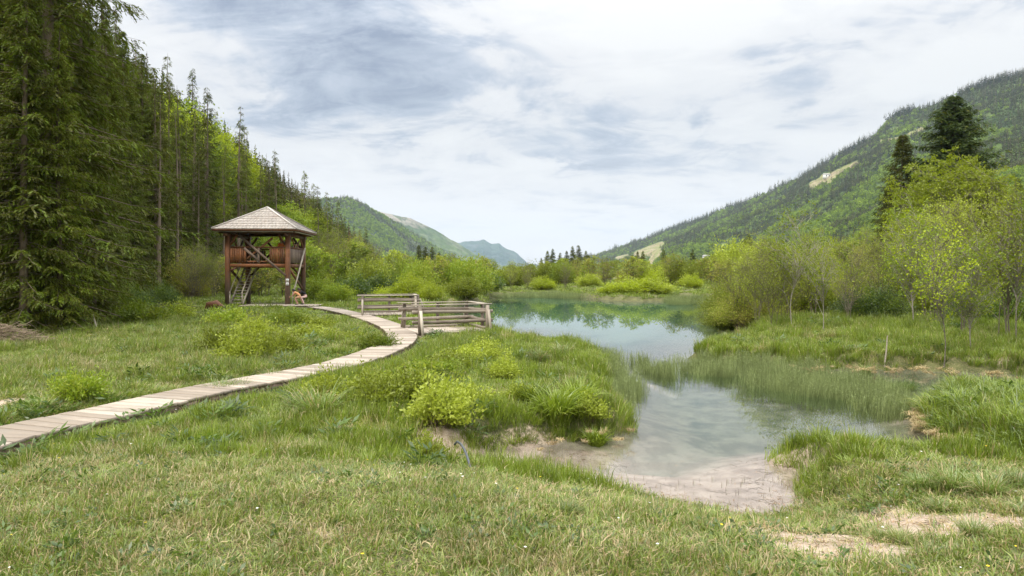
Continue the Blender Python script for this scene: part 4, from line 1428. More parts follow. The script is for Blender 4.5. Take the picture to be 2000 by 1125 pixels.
# conifers standing out of the scrub
for (px, top, Y, k), lb in zip([(1068, 489, 175, 0), (1080, 485, 185, 1), (1093, 493, 180, 2), (1106, 489, 190, 0), (1118, 480, 180, 1), (1131, 478, 186, 2), (1143, 489, 178, 0), (1057, 503, 172, 1), (1150, 497, 200, 2),
                                (818, 478, 195, 0), (830, 481, 200, 1), (843, 481, 190, 2), (856, 492, 195, 0), (868, 500, 190, 1), (876, 508, 180, 2),
                                (920, 500, 150, 1), (1246, 490, 260, 0), (1256, 489, 255, 1), (1297, 486, 250, 2), (1463, 456, 240, 0), (1352, 486, 300, 1), (1235, 497, 270, 2), (1448, 470, 250, 1), (1990, 345, 125, 0), (2020, 330, 120, 2)],
                               ['leftmost tall spruce of the far shore clump', 'second spruce of the far shore clump', 'lower spruce inside the far shore clump', 'spruce in the middle of the far shore clump',
                                'tall spruce right of the middle in the far shore clump', 'tallest spruce of the far shore clump', 'right hand spruce of the far shore clump', 'small spruce at the left foot of the far shore clump',
                                'small spruce ending the far shore clump on the right', 'tallest spruce of the dark clump below the green mountain', 'second spruce of the dark clump below the green mountain',
                                'third spruce of the dark clump below the green mountain', 'fourth, lower spruce of the dark clump below the mountain', 'fifth, small spruce of the dark clump below the mountain',
                                'smallest spruce at the right end of the dark clump', 'lone open spruce above the left end of the lake', 'small dark spruce left of the ski meadow', 'small dark spruce touching the ski meadow',
                                'pointed dark spruce right of the ski meadow', 'dark spruce right of the white houses', 'little spruce above the white houses', 'tiny spruce left before the ski meadow',
                                'lower dark spruce beside the one right of the houses', 'dark spruce cut by the right picture edge', 'spruce beyond the right picture edge']):
    x = PY(px, Y)
    z0 = hz(x, Y)
    htop = CAMZ + (HOR - top) / F * Y - z0
    pr = hero[k]
    s_ = htop / (30, 28, 31)[k]
    tree('spruce_tree', lb, 'tree', pr, x, Y, None, (s_ * 1.15, s_ * 1.15, s_) if Y < 130 else (s_ * 2.0, s_ * 2.0, s_), 'spruces standing out of the valley scrub')

# the big spruces and the bright maple on the right
bigsp = spruce(131, 24.5, 8.6, 0.02, 760, 46, 4, shape=0.80, fresh=0.04, leafL=0.40, leafW=0.55, droop=0.12, mats=('bark', 'spruce_dark', 'spruce'))
tree('big_spruce', 'huge broad dark spruce towering behind the bright maple', 'tree', bigsp, PY(1862, 84), 84, 0.4, (1.5, 1.5, 0.985))
bigsp2 = spruce(133, 20, 4.8, 0.02, 420, 26, 4, shape=0.8, fresh=0.04, leafL=0.42, mats=('bark', 'spruce', 'spruce'))
tree('big_spruce', 'slimmer dark spruce left behind the bright maple', 'tree', bigsp2, PY(1758, 88), 88, 1.4, (1.3, 1.3, 1.0))
tree('big_spruce', 'low dark spruce between the slim spruce and the maple', 'tree', bigsp2, PY(1735, 80), 80, 3.4, 0.62)
maple = broadleaf(141, 13, 5.1, 4.6, 8.2, 330, 120, 0.17, 0.62, 0.24, ('bark_grey', 'bright', 'yellow'), stems=2, shell=0.45, mix_=0.3, twigs=5)
tree('maple_tree', 'bright yellow green maple in full spring leaf before the huge spruce', 'tree', maple, PY(1845, 56), 56, 0.9, (1.0, 1.0, 0.90))
maple2 = broadleaf(142, 9, 2.6, 2.9, 5.4, 120, 90, 0.17, 0.5, 0.14, ('bark_pale', 'bright', 'yellow'), stems=1, shell=0.3, mix_=0.4, twigs=4)
tree('maple_tree', 'pale trunked bright green tree at the left edge of the maple', 'tree', maple2, PY(1776, 50), 50, 0.2, 0.74)

# thin pale birches and alders on the right bank
thin = [broadleaf(151, 6.5, 1.5, 2.4, 4.2, 90, 60, 0.09, 0.5, 0.034, ('bark_pale', 'mid', 'bright'), stems=1, twigs=5, wob=0.10, flat=1, trunk_top=0.95),
        broadleaf(152, 6.0, 1.7, 2.3, 3.9, 90, 70, 0.075, 0.5, 0.030, ('bark_grey', 'olive', 'yellow'), stems=3, twigs=6, wob=0.10, flat=1, trunk_top=0.95),
        broadleaf(153, 6.8, 1.9, 2.6, 4.3, 100, 70, 0.075, 0.5, 0.032, ('bark_grey', 'olive', 'yellow'), stems=5, twigs=6, wob=0.09, flat=1, trunk_top=0.95),
        broadleaf(154, 5.0, 1.1, 1.6, 3.4, 44, 40, 0.08, 0.4, 0.022, ('bark_pale', 'bright', 'mid'), stems=1, twigs=4, wob=0.14, flat=1, trunk_top=0.95),
        broadleaf(155, 5.6, 1.7, 2.2, 3.6, 70, 50, 0.065, 0.5, 0.028, ('bark_grey', 'olive', 'brownish'), stems=5, twigs=6, wob=0.08, flat=1, trunk_top=0.95)]
for (px, Y, k, s_, lb) in [
        (1512, 27.5, 1, 0.72, 'pale forked birch at the water edge, first of the right bank'), (1548, 27, 3, 0.95, 'slim white birch with a kinked stem beside the forked one'),
        (1535, 29.5, 4, 0.8, 'bare multi stemmed shrub tree between the first birches'), (1608, 25.5, 3, 0.72, 'short crooked pale sapling leaning over the bank'),
        (1445, 32.5, 4, 0.85, 'bare stemmed shrub tree rising out of the spreading olive willow'), (1478, 31, 2, 0.8, 'grey alder right of the spreading olive willow'), (1655, 30, 4, 0.85, 'leafless grey shrub tree left of the single white trunk'), (1783, 27.5, 0, 1.0, 'single slender white trunk in the middle of the right bank'),
        (1832, 29, 2, 1.0, 'many stemmed grey alder right of the slender white trunk'), (1885, 24, 2, 0.98, 'many stemmed grey alder with arching twigs near the right edge'),
        (1962, 22.3, 2, 1.05, 'thick leaning pale stems at the right edge of the picture'), (1896, 18.9, 0, 0.68, 'slim alder sapling standing in front at the inlet bank'),
        (1842, 18.2, 3, 0.78, 'thin alder sapling with a few leaves at the inlet bank'), (1985, 20.5, 3, 0.9, 'thin sapling at the right edge, before the leaning stems'),
        (2060, 21, 0, 1.0, 'birch just outside the right edge'), (1720, 33, 4, 0.95, 'leafless shrub tree behind the stake'), (1590, 34, 2, 0.85, 'grey alder behind the crooked sapling'),
        (1690, 42, 1, 1.05, 'pale birch standing back in the thicket'), (1640, 44, 4, 1.1, 'bare pinkish grey tree standing back in the thicket'), (1480, 40, 4, 0.85, 'bare tree behind the big olive willow'),
        (1755, 38, 2, 1.05, 'grey alder below the slim dark spruce'), (1930, 33, 4, 1.15, 'bare tree behind the leaning stems'), (1860, 36, 1, 1.15, 'pale birch below the bright maple'),
        (1990, 37, 2, 1.15, 'grey alder behind the right edge'), (1810, 33, 1, 1.05, 'thin birch right behind the slender white trunk'),
        (375, 56, 4, 0.8, 'thin pale birch left of the tower'), (392, 57, 1, 0.75, 'second thin pale birch left of the tower'), (418, 58, 4, 0.7, 'leaning pale birch beside the tower stairs'),
        (1000, 86, 1, 0.6, 'thin white birch on the far shore, left'), (1104, 87, 4, 0.6, 'pair of white stems on the far shore, middle'), (1030, 88, 4, 0.6, 'white twiggy tree on the far shore'),
        (630, 75, 1, 1.1, 'pale birch right of the tower'), (655, 78, 1, 1.15, 'second pale birch right of the tower'), (700, 84, 1, 1.1, 'slim birch behind the dark bush'), (725, 90, 4, 1.1, 'bare tree behind the far deck')]:
    x = PY(px, Y)
    s_ = s_ * (0.76 if Y < 46 and k != 3 else 1.0)
    tree('thin_birch' if k != 2 else 'grey_alder', lb, 'tree', thin[k], x, Y, None, s_, 'thin trees round the lake')

# ------------------------------------------------------------------ low shrubs, tussocks and ferns of the meadow
lows = [willow_bush(161, 0.6, 0.5, 90, 40, 0.055, ('twig', 'yellow', 'olive'), 0.35, 0.3, thick=0.004), willow_bush(162, 0.6, 0.5, 90, 40, 0.055, ('twig', 'olive', 'yellow'), 0.4, 0.3, thick=0.004),
        willow_bush(163, 0.55, 0.55, 90, 40, 0.055, ('twig', 'mid', 'olive'), 0.35, 0.3, thick=0.004)]
lk = ['yellow leaved', 'olive', 'green']
for (px, py, k, s_, w_, lb) in [
        (742, 800, 0, 1.0, 1.1, 'yellow leaved dwarf willow low in the middle of the lakeside grass'), (800, 790, 0, 1.1, 1.1, 'yellow dwarf willow in the middle of a row before the lake'),
        (860, 830, 0, 1.15, 1.2, 'largest yellow leaved dwarf willow above the drain hose'), (835, 870, 0, 0.7, 0.6, 'small yellow sprig just left of the drain hose'), (905, 800, 0, 0.9, 0.9, 'yellow dwarf willow right of the largest one'),
        (722, 782, 0, 0.9, 1.1, 'yellow dwarf willow beside the boardwalk bend'), (790, 768, 2, 0.8, 1.0, 'green dwarf willow near the boardwalk bend'), (880, 728, 0, 0.8, 1.3, 'yellow dwarf willow below the near deck'),
        (920, 712, 0, 0.8, 1.2, 'yellow dwarf willow before the right half of the near deck'), (950, 695, 1, 0.8, 1.2, 'olive dwarf willow at the lake edge by the near deck'), (840, 742, 2, 0.7, 1.0, 'green dwarf willow at the outer edge of the boardwalk curve'),
        (985, 740, 0, 0.8, 0.8, 'yellow dwarf willow left of the fern clump'), (1010, 790, 0, 0.7, 0.6, 'pale dwarf willow touching the fern clump'), (960, 715, 1, 0.8, 1.0, 'olive dwarf willow near the reed bed'),
        (470, 705, 1, 1.0, 1.5, 'olive dwarf willow left of the boardwalk, widest of its row'), (520, 700, 1, 1.0, 1.2, 'olive dwarf willow nearest the boardwalk edge'), (560, 690, 1, 0.9, 1.2, 'brownish olive dwarf willow inside the boardwalk curve'),
        (430, 690, 1, 1.0, 1.2, 'olive dwarf willow at the left end of its row'), (600, 665, 1, 0.9, 1.6, 'olive dwarf willow in the meadow below the tower'), (650, 670, 0, 0.8, 1.3, 'yellow dwarf willow left of the boardwalk curve'),
        (690, 668, 0, 0.7, 1.2, 'yellow dwarf willow close inside the boardwalk curve'), (620, 640, 1, 0.8, 1.8, 'olive dwarf willow before the tower platform'), (560, 640, 2, 1.0, 1.9, 'green dwarf willow before the tower'),
        (445, 640, 2, 1.1, 1.6, 'fresh green dwarf willow left below the tower'), (285, 635, 2, 1.5, 2.4, 'rounded green bush in the left meadow'), (350, 628, 1, 1.2, 1.6, 'dark tuft bush beside the rounded green bush'),
        (735, 680, 2, 1.0, 1.1, 'dark green bush at the tip of the boardwalk bend'), (500, 665, 1, 0.9, 1.4, 'olive dwarf willow in the middle of the left meadow'), (150, 790, 2, 0.7, 0.8, 'small green bush left beside the boardwalk'),
        (640, 790, 1, 0.9, 0.9, 'olive dwarf willow behind the big sedge tussock'), (1150, 800, 0, 0.7, 0.8, 'yellow dwarf willow at the waterside right of the ferns')]:
    p_ = P(px, py, 0.4)
    tree('dwarf_willow', lb, 'bush', lows[k], p_[0], p_[1], None, (w_ * 1.1, w_ * 1.1, s_ * (1.35 if px < 600 else 1.0)), 'dwarf willows in the meadow', None, BUSH)

sedges = [blades(171 + i, 420, 0.62, 0.52, 0.010, 0.55, 0.16, 3, ('sedge', 'straw'), 0.12, name='sedge') for i in range(3)]
for (px, py, s_, lb) in [
        (622, 800, 1.15, 'big dark sedge tussock beside the boardwalk bend'), (590, 790, 0.8, 'sedge tussock left of the big one at the bend'), (432, 752, 0.85, 'arching sedge tussock at the far edge of the boardwalk'), (470, 748, 0.7, 'smaller sedge tussock at the far edge of the boardwalk'),
        (530, 728, 0.7, 'sedge tussock at the meadow side, farther along the boardwalk'), (75, 790, 0.75, 'sedge tussock in the left meadow near the picture edge'), (1860, 960, 0.62, 'big pale sedge tussock on the sandy spit'),
        (1800, 950, 0.5, 'green sedge tussock left of the pale one on the spit'), (1930, 985, 0.55, 'pale sedge tussock right of the big one on the spit'), (1985, 975, 0.5, 'sedge tussock at the right edge on the spit'),
        (1620, 935, 0.40, 'dark sedge tussock on the tip of the sandy spit'), (1660, 968, 0.35, 'small sedge tussock behind the sand patch'), (1900, 1080, 0.38, 'sedge tussock at the lower right before the sand'), (1720, 1065, 0.3, 'small sedge tuft amid the bare sand'),
        (1110, 1035, 0.35, 'upright green tuft in the foreground turf'), (1100, 690, 0.9, 'rounded green tussock at the edge of the lake reeds'), (1052, 700, 0.9, 'rounded green tussock left of the reeds'),
        (1650, 700, 0.9, 'bright green tussock on the inlet bank, left'), (1740, 705, 0.9, 'bright green tussock on the inlet bank behind the white stake'), (1770, 700, 0.8, 'bright green tussock on the inlet bank, right'),
        (440, 838, 0.5, 'sedge tussock below the boardwalk edge'), (400, 842, 0.45, 'small sedge tussock below the boardwalk edge'), (1690, 690, 0.8, 'green tussock between its two neighbours on the inlet bank'),
        (640, 765, 0.8, 'sedge tussock at the near side of the boardwalk bend'), (1835, 1000, 0.35, 'low sedge tuft between two bare sand patches'), (1760, 1085, 0.3, 'lowest sedge tuft at the lower right')]:
    p_ = P(px, py, 0.5)
    o = thing('sedge_tussock', lb, 'tussock', (p_[0], p_[1], hz(p_[0], p_[1]) - 0.02), random.random() * 6, 'sedge tussocks', sedges[int(px) % 3], s_)

fern = [blades(181, 420, 0.55, 0.42, 0.020, 0.5, 0.15, 3, ('lush', 'lush'), 0.0, name='fern')]
for (px, py, s_, lb) in [(1085, 800, 1.3, 'large bright green fern clump on the point of the lakeside grass'), (1040, 785, 1.1, 'fern clump left beside the large one'), (1165, 805, 0.7, 'small fern clump near the water right of the large one'),
                         (1125, 785, 1.15, 'fern clump behind right of the large one'), (15, 905, 0.5, 'broad leaved clump in front of the boardwalk at the left edge')]:
    p_ = P(px, py, 0.45)
    thing('fern_clump', lb, 'fern', (p_[0], p_[1], hz(p_[0], p_[1]) - 0.02), random.random() * 6, 'fern clumps', fern[0], s_)

# ------------------------------------------------------------------ grass, reeds, flowers: masses nobody could count
def in_boards(x, y):
    """Under planks: boardwalk, tower platform, viewing decks."""
    b = pdist(x, y, path_w) < 0.70
    for (x0, x1, y0, y1) in BOARDED:
        b |= (x > x0) & (x < x1) & (y > y0) & (y < y1)
    return b


BOARDED = [(-18.4, -13.0, 45.0, 47.4), (-19.9, -15.5, 47.3, 51.8), (-4.2, -0.7, 24.2, 26.6), (-8.3, -5.1, 34.9, 37.6)]

short = [blades(201 + i, 34, 0.085, 0.085, 0.0055, 0.75, 0.11, 2, ('grass', 'straw'), 0.22, name='grass') for i in range(5)]
lushg = [blades(211 + i, 40, 0.30, 0.13, 0.0075, 0.45, 0.10, 3, ('lush', 'straw'), 0.05, name='grass') for i in range(4)]
rough = [blades(221 + i, 40, 0.24, 0.15, 0.0075, 0.55, 0.12, 3, ('grass', 'straw'), 0.14, name='grass') for i in range(4)]
farg = [blades(231 + i, 34, 0.36, 0.22, 0.024, 0.5, 0.28, 2, ('lush', 'grass'), 0.4, name='grass') for i in range(4)]
litter_ = [blades(241 + i, 26, 0.05, 0.16, 0.005, 0.9, 0.10, 2, ('straw', 'straw'), 0, name='dead_grass') for i in range(3)]
weedm = [weeds(251 + i, 16, 0.10, 0.085, 0.5, 'deep', spread=0.12) for i in range(3)]
weedb = [weeds(256 + i, 30, 0.25, 0.16, 0.35, 'deep', spread=0.2) for i in range(2)]

r = np.random.default_rng(77)


def sample(n, Y0, Y1, pw, rlo=-0.86, rhi=0.86):
    """Points with areal density ~ Y**pw over the wedge seen from the bank."""
    a = pw + 2
    if abs(a) < 1e-6:
        y = Y0 * (Y1 / Y0) ** r.random(n)
    else:
        y = (Y0 ** a + (Y1 ** a - Y0 ** a) * r.random(n)) ** (1 / a)
    x = (y * rlo - 2.4) + (y * (rhi - rlo) + 4.8) * r.random(n)
    return x, y


def lawn(x, y):
    """1 on the trodden turf in front."""
    edge = 8.1 + 0.25 * (fnoise(x, y, 0.8, 3, 8) - 0.5) - 0.10 * np.clip(x + 5, -3, 0)
    b = 1 - ss(y, edge - 0.5, edge + 0.35)
    near_path = 1 - ss(pdist(x, y, path_w), 0.75, 1.5)
    return np.clip(b * (1 - near_path * (x < -4)), 0, 1)


def place(name, protos, x, y, mask, sc, dryf, label, zoff=-0.01, tiltn=0.12, zs=1.0, minh=0.0):
    z, d = height(x, y, True)
    k = (d > 0.04) & ~in_boards(x, y) & (r.random(len(x)) < mask) & (foot(y) + 4 > 0 - 1e9)
    x, y, z = x[k], y[k], z[k]
    s_ = sc[k] if np.ndim(sc) else np.full(k.sum(), sc)
    s_ = s_ * rnd(r, 0.7, 1.3, len(s_))
    dr = dryf(x, y)
    rot = np.stack([r.normal(0, tiltn, len(x)), r.normal(0, tiltn, len(x)), r.random(len(x)) * 6.28], 1)
    zsx = zs(x, y) if callable(zs) else zs
    S = np.stack([s_, s_, s_ * zsx], 1)
    print(name, len(x))
    return scatter(name, protos, np.stack([x, y, z + zoff], 1), rot, S, dr, label)


def drymap(x, y):
    n_ = fnoise(x, y, 1.1, 4, 61)
    n2_ = fnoise(x, y, 4.0, 3, 66)
    return np.clip(ss(n_ * 0.65 + n2_ * 0.45, 0.58, 0.88) * 0.8 + 0.35 * sandy(x, y), 0, 1)


def tall(x, y):
    return (0.55 + 0.95 * ss(fnoise(x, y, 1.6, 3, 71), 0.35, 0.75)) * (0.55 + 0.45 * ss(pdist(x, y, path_w), 0.6, 1.5))


bare = lambda x, y: 1 - sandy(x, y) * 0.93
x, y = sample(56000, 2.0, 9.6, -1.1)
place('turf_grass', short, x, y, lawn(x, y) * bare(x, y), 1.0 + 0.02 * y, drymap, 'short trodden grass of the foreground bank', tiltn=0.2, zs=lambda x, y: 0.6 + 1.1 * ss(fnoise(x, y, 2.4, 3, 55), 0.45, 0.75))
x, y = sample(8500, 2.0, 9.6, -1.0)
place('dead_grass', litter_, x, y, lawn(x, y) * (0.15 + 0.85 * ss(drymap(x, y), 0.2, 0.7)), 1.0, lambda x, y: 0 * x, 'flattened straw lying in the turf', tiltn=0.1)
x, y = sample(8500, 2.0, 9.6, -1.0)
place('turf_tufts', rough, x, y, lawn(x, y) * bare(x, y) * ss(fnoise(x, y, 1.8, 3, 81), 0.52, 0.66), 0.62, lambda x, y: drymap(x, y) * 0.4, 'taller green tufts in the foreground turf', tiltn=0.15)
x, y = sample(2200, 2.6, 9.4, -1.0)
place('clover', weedm, x, y, lawn(x, y) * ss(fnoise(x, y, 1.3, 3, 91), 0.50, 0.6), 0.55, lambda x, y: 0 * x, 'small broad leaves growing in the turf', tiltn=0.2)


def penin(x, y):
    """1 on the lush lakeside grass right of the boardwalk."""
    return ss(x + 3.6 - 0.0 * y, -0.5, 0.6)


x, y = sample(64000, 6.8, 32, -1.35)
sidep = ((pdist(x, y, path_w) > 0) & (x > np.interp(y, path_w[:, 1], path_w[:, 0]))).astype(float)
place('lush_grass', lushg, x, y, (1 - lawn(x, y)) * np.maximum(sidep, 0.22) * (1 - 0.8 * sandy(x, y)), 0.66 + 0.022 * y, lambda x, y: drymap(x, y) * 0.55,
      'lush green grass of the lake banks', zs=tall)
x, y = sample(50000, 6.8, 32, -1.35, -0.95, 0.05)
sidep = ((x < np.interp(y, path_w[:, 1], path_w[:, 0]))).astype(float)
place('meadow_grass', rough, x, y, (1 - lawn(x, y)) * sidep * (1 - 0.85 * sandy(x, y)), 0.7 + 0.024 * y, lambda x, y: drymap(x, y) * 0.8,
      'rough meadow grass left of the boardwalk', zs=tall)
x, y = sample(6000, 7.0, 30, -1.2)
place('weeds', weedb, x, y, 0.55 * (1 - lawn(x, y)) * ss(fnoise(x, y, 0.7, 3, 101) + 0.25 * (1 - ss(pdist(x, y, path_w), 0.6, 1.6)), 0.52, 0.64), 0.75, lambda x, y: 0 * x, 'broad leaved weeds among the meadow grass')
x, y = sample(26000, 28, 130, -1.5)
place('far_meadow_grass', farg, x, y, np.where(x < foot(y) - 3, 0.15, 1.0), 0.85 + 0.009 * y, lambda x, y: drymap(x, y) * 0.5, 'grass of the farther banks and meadow', zs=lambda x, y: (0.35 + 0.65 * ss(pdist(x, y, path_w), 0.8, 2.5)) * (0.5 + 0.6 * ss(fnoise(x, y, 0.4, 3, 71), 0.35, 0.75)))

# grassy bank of the inlet at the right: overhanging blades, brown and dead below
tb_ = [blades(261 + i, 60, 0.42, 0.36, 0.013, 0.62, 0.12, 3, ('lush', 'sedge'), 0.35, name='grass') for i in range(3)]
n_ = 2600
x, y = sample(n_, 9.0, 17.5, -0.5, 0.42, 0.9)
z, d = height(x, y, True)
k = (d > 0.02) & (y < 17) & (x > 5.8)
rot = np.stack([r.normal(0, 0.15, k.sum()), r.normal(0, 0.15, k.sum()), r.random(k.sum()) * 6.28], 1)
scatter('bank_grass', tb_, np.stack([x, y, z], 1)[k], rot, rnd(r, 0.7, 1.25, k.sum()), drymap(x[k], y[k]) * 0.4, 'long overhanging grass on the islet at the right')
hangm = [blades(271 + i, 30, 0.30, 0.16, 0.008, 1.35, 0.06, 3, ('straw', 'straw'), 0, name='dead_grass', erect=0.55) for i in range(3)]
hp = []
for poly, dens in ((W(islet_edge[3:13], 0.1), 26), (W([(1500, 720), (1560, 722), (1640, 722), (1700, 724), (1760, 722), (1830, 726), (1900, 728), (2000, 734)], 0.1), 14),
                   (W([(1040, 872), (1110, 862), (1180, 854), (1238, 846)], 0.1), 6)):
    for a_, b_ in zip(poly[:-1], poly[1:]):
        m_ = max(1, int(np.linalg.norm(b_ - a_) * dens))
        for _ in range(m_):
            q_ = a_ + (b_ - a_) * r.random() + r.normal(0, 0.05, 2)
            hp.append((q_[0], q_[1], max(0.02, hz(q_[0], q_[1])) + rnd(r, 0.02, 0.2)))
hp = np.array(hp)
rot = np.stack([r.normal(0, 0.2, len(hp)), r.normal(0, 0.2, len(hp)), r.random(len(hp)) * 6.28], 1)
scatter('dead_grass', hangm, hp, rot, rnd(r, 0.6, 1.15, len(hp)), None, 'brown dead grass hanging over the bank edges into the water')

# horsetails standing in the water
hts = []
for i in range(4):
    rr_ = np.random.default_rng(281 + i)
    b_ = MB()
    n_ = 12
    p0 = np.stack([rr_.normal(0, 0.13, n_), rr_.normal(0, 0.11, n_), np.full(n_, -0.3)], 1)
    hh = rnd(rr_, 0.15, 0.45, n_)
    top_ = p0 + np.stack([rr_.normal(0, 0.03, n_), rr_.normal(0, 0.03, n_), 0.3 + hh], 1)
    tubes(b_, np.stack([p0, (p0 + top_) / 2, top_], 1), np.array([[0.005, 0.0045, 0.002]]) * np.ones((n_, 1)), 3, 0, 0.5)
    for q_ in range(5):
        f_ = rnd(rr_, 0.45, 0.95, n_)[:, None]
        pp = p0 + (top_ - p0) * f_
        diamonds(b_, pp, np.stack([rr_.normal(0, 1, n_), rr_.normal(0, 1, n_), np.full(n_, 0.8)], 1), np.array([0.2, 0.1, 1.0]) + 0 * pp, 0.05, 0.006, 0, rr_.random(n_))
    hts.append(b_.mesh('horsetail', [MAT['horsetail']]))
regions = [(W([(1040, 686), (1100, 678), (1180, 700), (1222, 722), (1230, 745), (1212, 762), (1200, 800), (1150, 790), (1100, 740), (1050, 705)]), 2300),
           (W([(1222, 712), (1262, 708), (1306, 720), (1302, 738), (1260, 742), (1230, 735)]), 170),
           (W([(1318, 706), (1380, 700), (1500, 716), (1610, 724), (1650, 748), (1740, 762), (1790, 782), (1795, 806), (1782, 822), (1720, 812), (1640, 790), (1560, 768), (1480, 758), (1400, 746), (1340, 732)]), 1300),
           (W([(1300, 588), (1385, 584), (1388, 592), (1310, 597)]), 600), (W([(950, 578), (1160, 578), (1160, 584), (1000, 582)]), 900),
           (W([(1850, 770), (2100, 784), (2100, 800), (1850, 786)]), 300)]
hpts = []
for poly, n_ in regions:
    lo_, hi_ = poly.min(0), poly.max(0)
    q_ = lo_ + (hi_ - lo_) * r.random((n_ * 4, 2))
    ins = sdist(q_[:, 0], q_[:, 1], poly) < (fnoise(q_[:, 0], q_[:, 1], 1.1, 3, 4) - 0.5) * 1.6 - 0.4 * r.random(len(q_)) + 0.30
    gap_ = fnoise(q_[:, 0], q_[:, 1], 0.9, 3, 14) > 0.40
    q_ = q_[ins & gap_][:n_]
    hpts.append(np.stack([q_[:, 0], q_[:, 1], 0 * q_[:, 0]], 1))
hpts = np.concatenate(hpts)
rot = np.stack([r.normal(0, 0.12, len(hpts)), r.normal(0, 0.12, len(hpts)), r.random(len(hpts)) * 6.28], 1)
scatter('horsetails', hts, hpts, rot, rnd(r, 0.45, 1.15, len(hpts)) * np.where(hpts[:, 1] > 40, 1.6, 1.0) * (0.55 + 0.8 * fnoise(hpts[:, 0], hpts[:, 1], 0.9, 2, 77)), None, 'grey green horsetails standing in the shallow water')
# a few single shoots in the nearest shallows
q_ = W([(px_, py_) for px_, py_ in zip(rnd(r, 1180, 1545, 110), rnd(r, 930, 1000, 110))])
dd_ = sdist(q_[:, 0], q_[:, 1], lake_poly)
q_ = q_[(dd_ < 0.05)]
one = blades(291, 3, 0.14, 0.03, 0.003, 0.1, 0.03, 2, ('horsetail', 'twig'), 0.5, name='shoots')
scatter('water_shoots', [one], np.stack([q_[:, 0], q_[:, 1], 0 * q_[:, 0] - 0.02], 1), np.zeros((len(q_), 3)), rnd(r, 0.4, 1.0, len(q_)), None, 'sparse dark shoots in the nearest shallows')

# flowers
for nm, colr, n_, lb in (('buttercups', (0.75, 0.55, 0.02), 90, 'yellow buttercups dotted through the grass'), ('daisies', (0.8, 0.8, 0.76), 150, 'small white flowers dotted through the turf')):
    mm = plain_mat(nm, colr, 0.6, 0.05)
    b_ = MB()
    for a_ in np.arange(6) * math.pi / 3:
        diamonds(b_, np.array([[0, 0, 0.12]]), np.array([[math.cos(a_), math.sin(a_), 0.35]]), np.array([[0, 0, 1.0]]), 0.011, 0.009, 0)
    fm_ = b_.mesh(nm, [mm])
    x, y = sample(n_, 3.8, 12, -0.6)
    place(nm, [fm_], x, y, np.ones(n_) * 0.8, 1.0, lambda x, y: 0 * x, lb)

# leaf litter and bits of twig on bare sand, banks and the bed of the shallows
lit = []
for i in range(3):
    rr_ = np.random.default_rng(301 + i)
    b_ = MB()
    n_ = 9
    pp = np.stack([rr_.normal(0, 0.09, n_), rr_.normal(0, 0.09, n_), rnd(rr_, 0.004, 0.012, n_)], 1)
    diamonds(b_, pp, rr_.normal(0, 1, (n_, 3)) * (1, 1, 0.15), np.array([0, 0, 1.0]) + rr_.normal(0, 0.2, (n_, 3)), rnd(rr_, 0.015, 0.045, n_), rnd(rr_, 0.006, 0.018, n_), 0, rr_.random(n_))
    q0 = np.stack([rr_.normal(0, 0.08, 4), rr_.normal(0, 0.08, 4), np.full(4, 0.006)], 1)
    tubes(b_, np.stack([q0, q0 + rr_.normal(0, 0.05, (4, 3)) * (1, 1, 0.05)], 1), np.full((4, 2), 0.002), 3, 0, 0.2)
    lit.append(b_.mesh('litter', [plain_mat('brown_litter', (0.16 + 0.08 * i, 0.11 + 0.05 * i, 0.06 + 0.03 * i), 0.8, 0.3, 30)]))
x, y = sample(5500, 3.0, 10.5, -0.9, -0.6, 0.86)
z, d = height(x, y, True)
k = ((sandy(x, y) > 0.3) & (r.random(len(x)) < 0.5)) | ((np.abs(d) < 0.3) & (r.random(len(x)) < 0.5)) | ((d < 0) & (r.random(len(x)) < 0.12))
x, y, z = x[k], y[k], z[k]
scatter('fallen_litter', lit, np.stack([x, y, z + 0.002], 1), np.stack([0 * x, 0 * x, r.random(len(x)) * 6.28], 1), rnd(r, 0.6, 1.3, len(x)), None, 'brown leaf litter and twig bits on sand and pond bed')
# ------------------------------------------------------------------ boardwalk
def catmull(p, k=24):
    p = np.asarray(p, float)
    q = np.concatenate([2 * p[:1] - p[1:2], p, 2 * p[-1:] - p[-2:-1]])
    out_ = []
    for i in range(1, len(q) - 2):
        for t_ in np.arange(k) / k:
            a, b, c, d = q[i - 1], q[i], q[i + 1], q[i + 2]
            out_.append(0.5 * (2 * b + (c - a) * t_ + (2 * a - 5 * b + 4 * c - d) * t_ ** 2 + (3 * b - a - 3 * c + d) * t_ ** 3))
    out_.append(q[-2])
    return np.array(out_)


def plank_mesh(name, c4, zt, th, mat_):
    """Board from four ground corners (anticlockwise), local frame along its length; returns mesh, centre, angle."""
    c4 = np.asarray(c4, float)
    c = c4.mean(0)
    dx = (c4[1] + c4[2] - c4[0] - c4[3]) / 2
    a = math.atan2(dx[1], dx[0])
    Rm = np.array([[math.cos(a), math.sin(a)], [-math.sin(a), math.cos(a)]])
    l = (c4 - c) @ Rm.T
    b = 0.004
    v = [(x, y, -th) for x, y in l] + [(x, y, -b) for x, y in l]
    lc = l * (1 - b / np.maximum(np.abs(l), 0.02))
    v += [(x, y, 0) for x, y in lc]
    f = [[3, 2, 1, 0]] + [[i, (i + 1) % 4, 4 + (i + 1) % 4, 4 + i] for i in range(4)] + [[4 + i, 4 + (i + 1) % 4, 8 + (i + 1) % 4, 8 + i] for i in range(4)] + [[8, 9, 10, 11]]
    return mesh_np(name, v, [f], [mat_]), (c[0], c[1], zt), a


r = np.random.default_rng(3)
cl = catmull(path_w)
seg = np.linalg.norm(np.diff(cl, axis=0), axis=1)
arc = np.concatenate([[0], np.cumsum(seg)])
step = 0.222
npl = int(arc[-1] / step)
sA = np.arange(npl + 1) * step


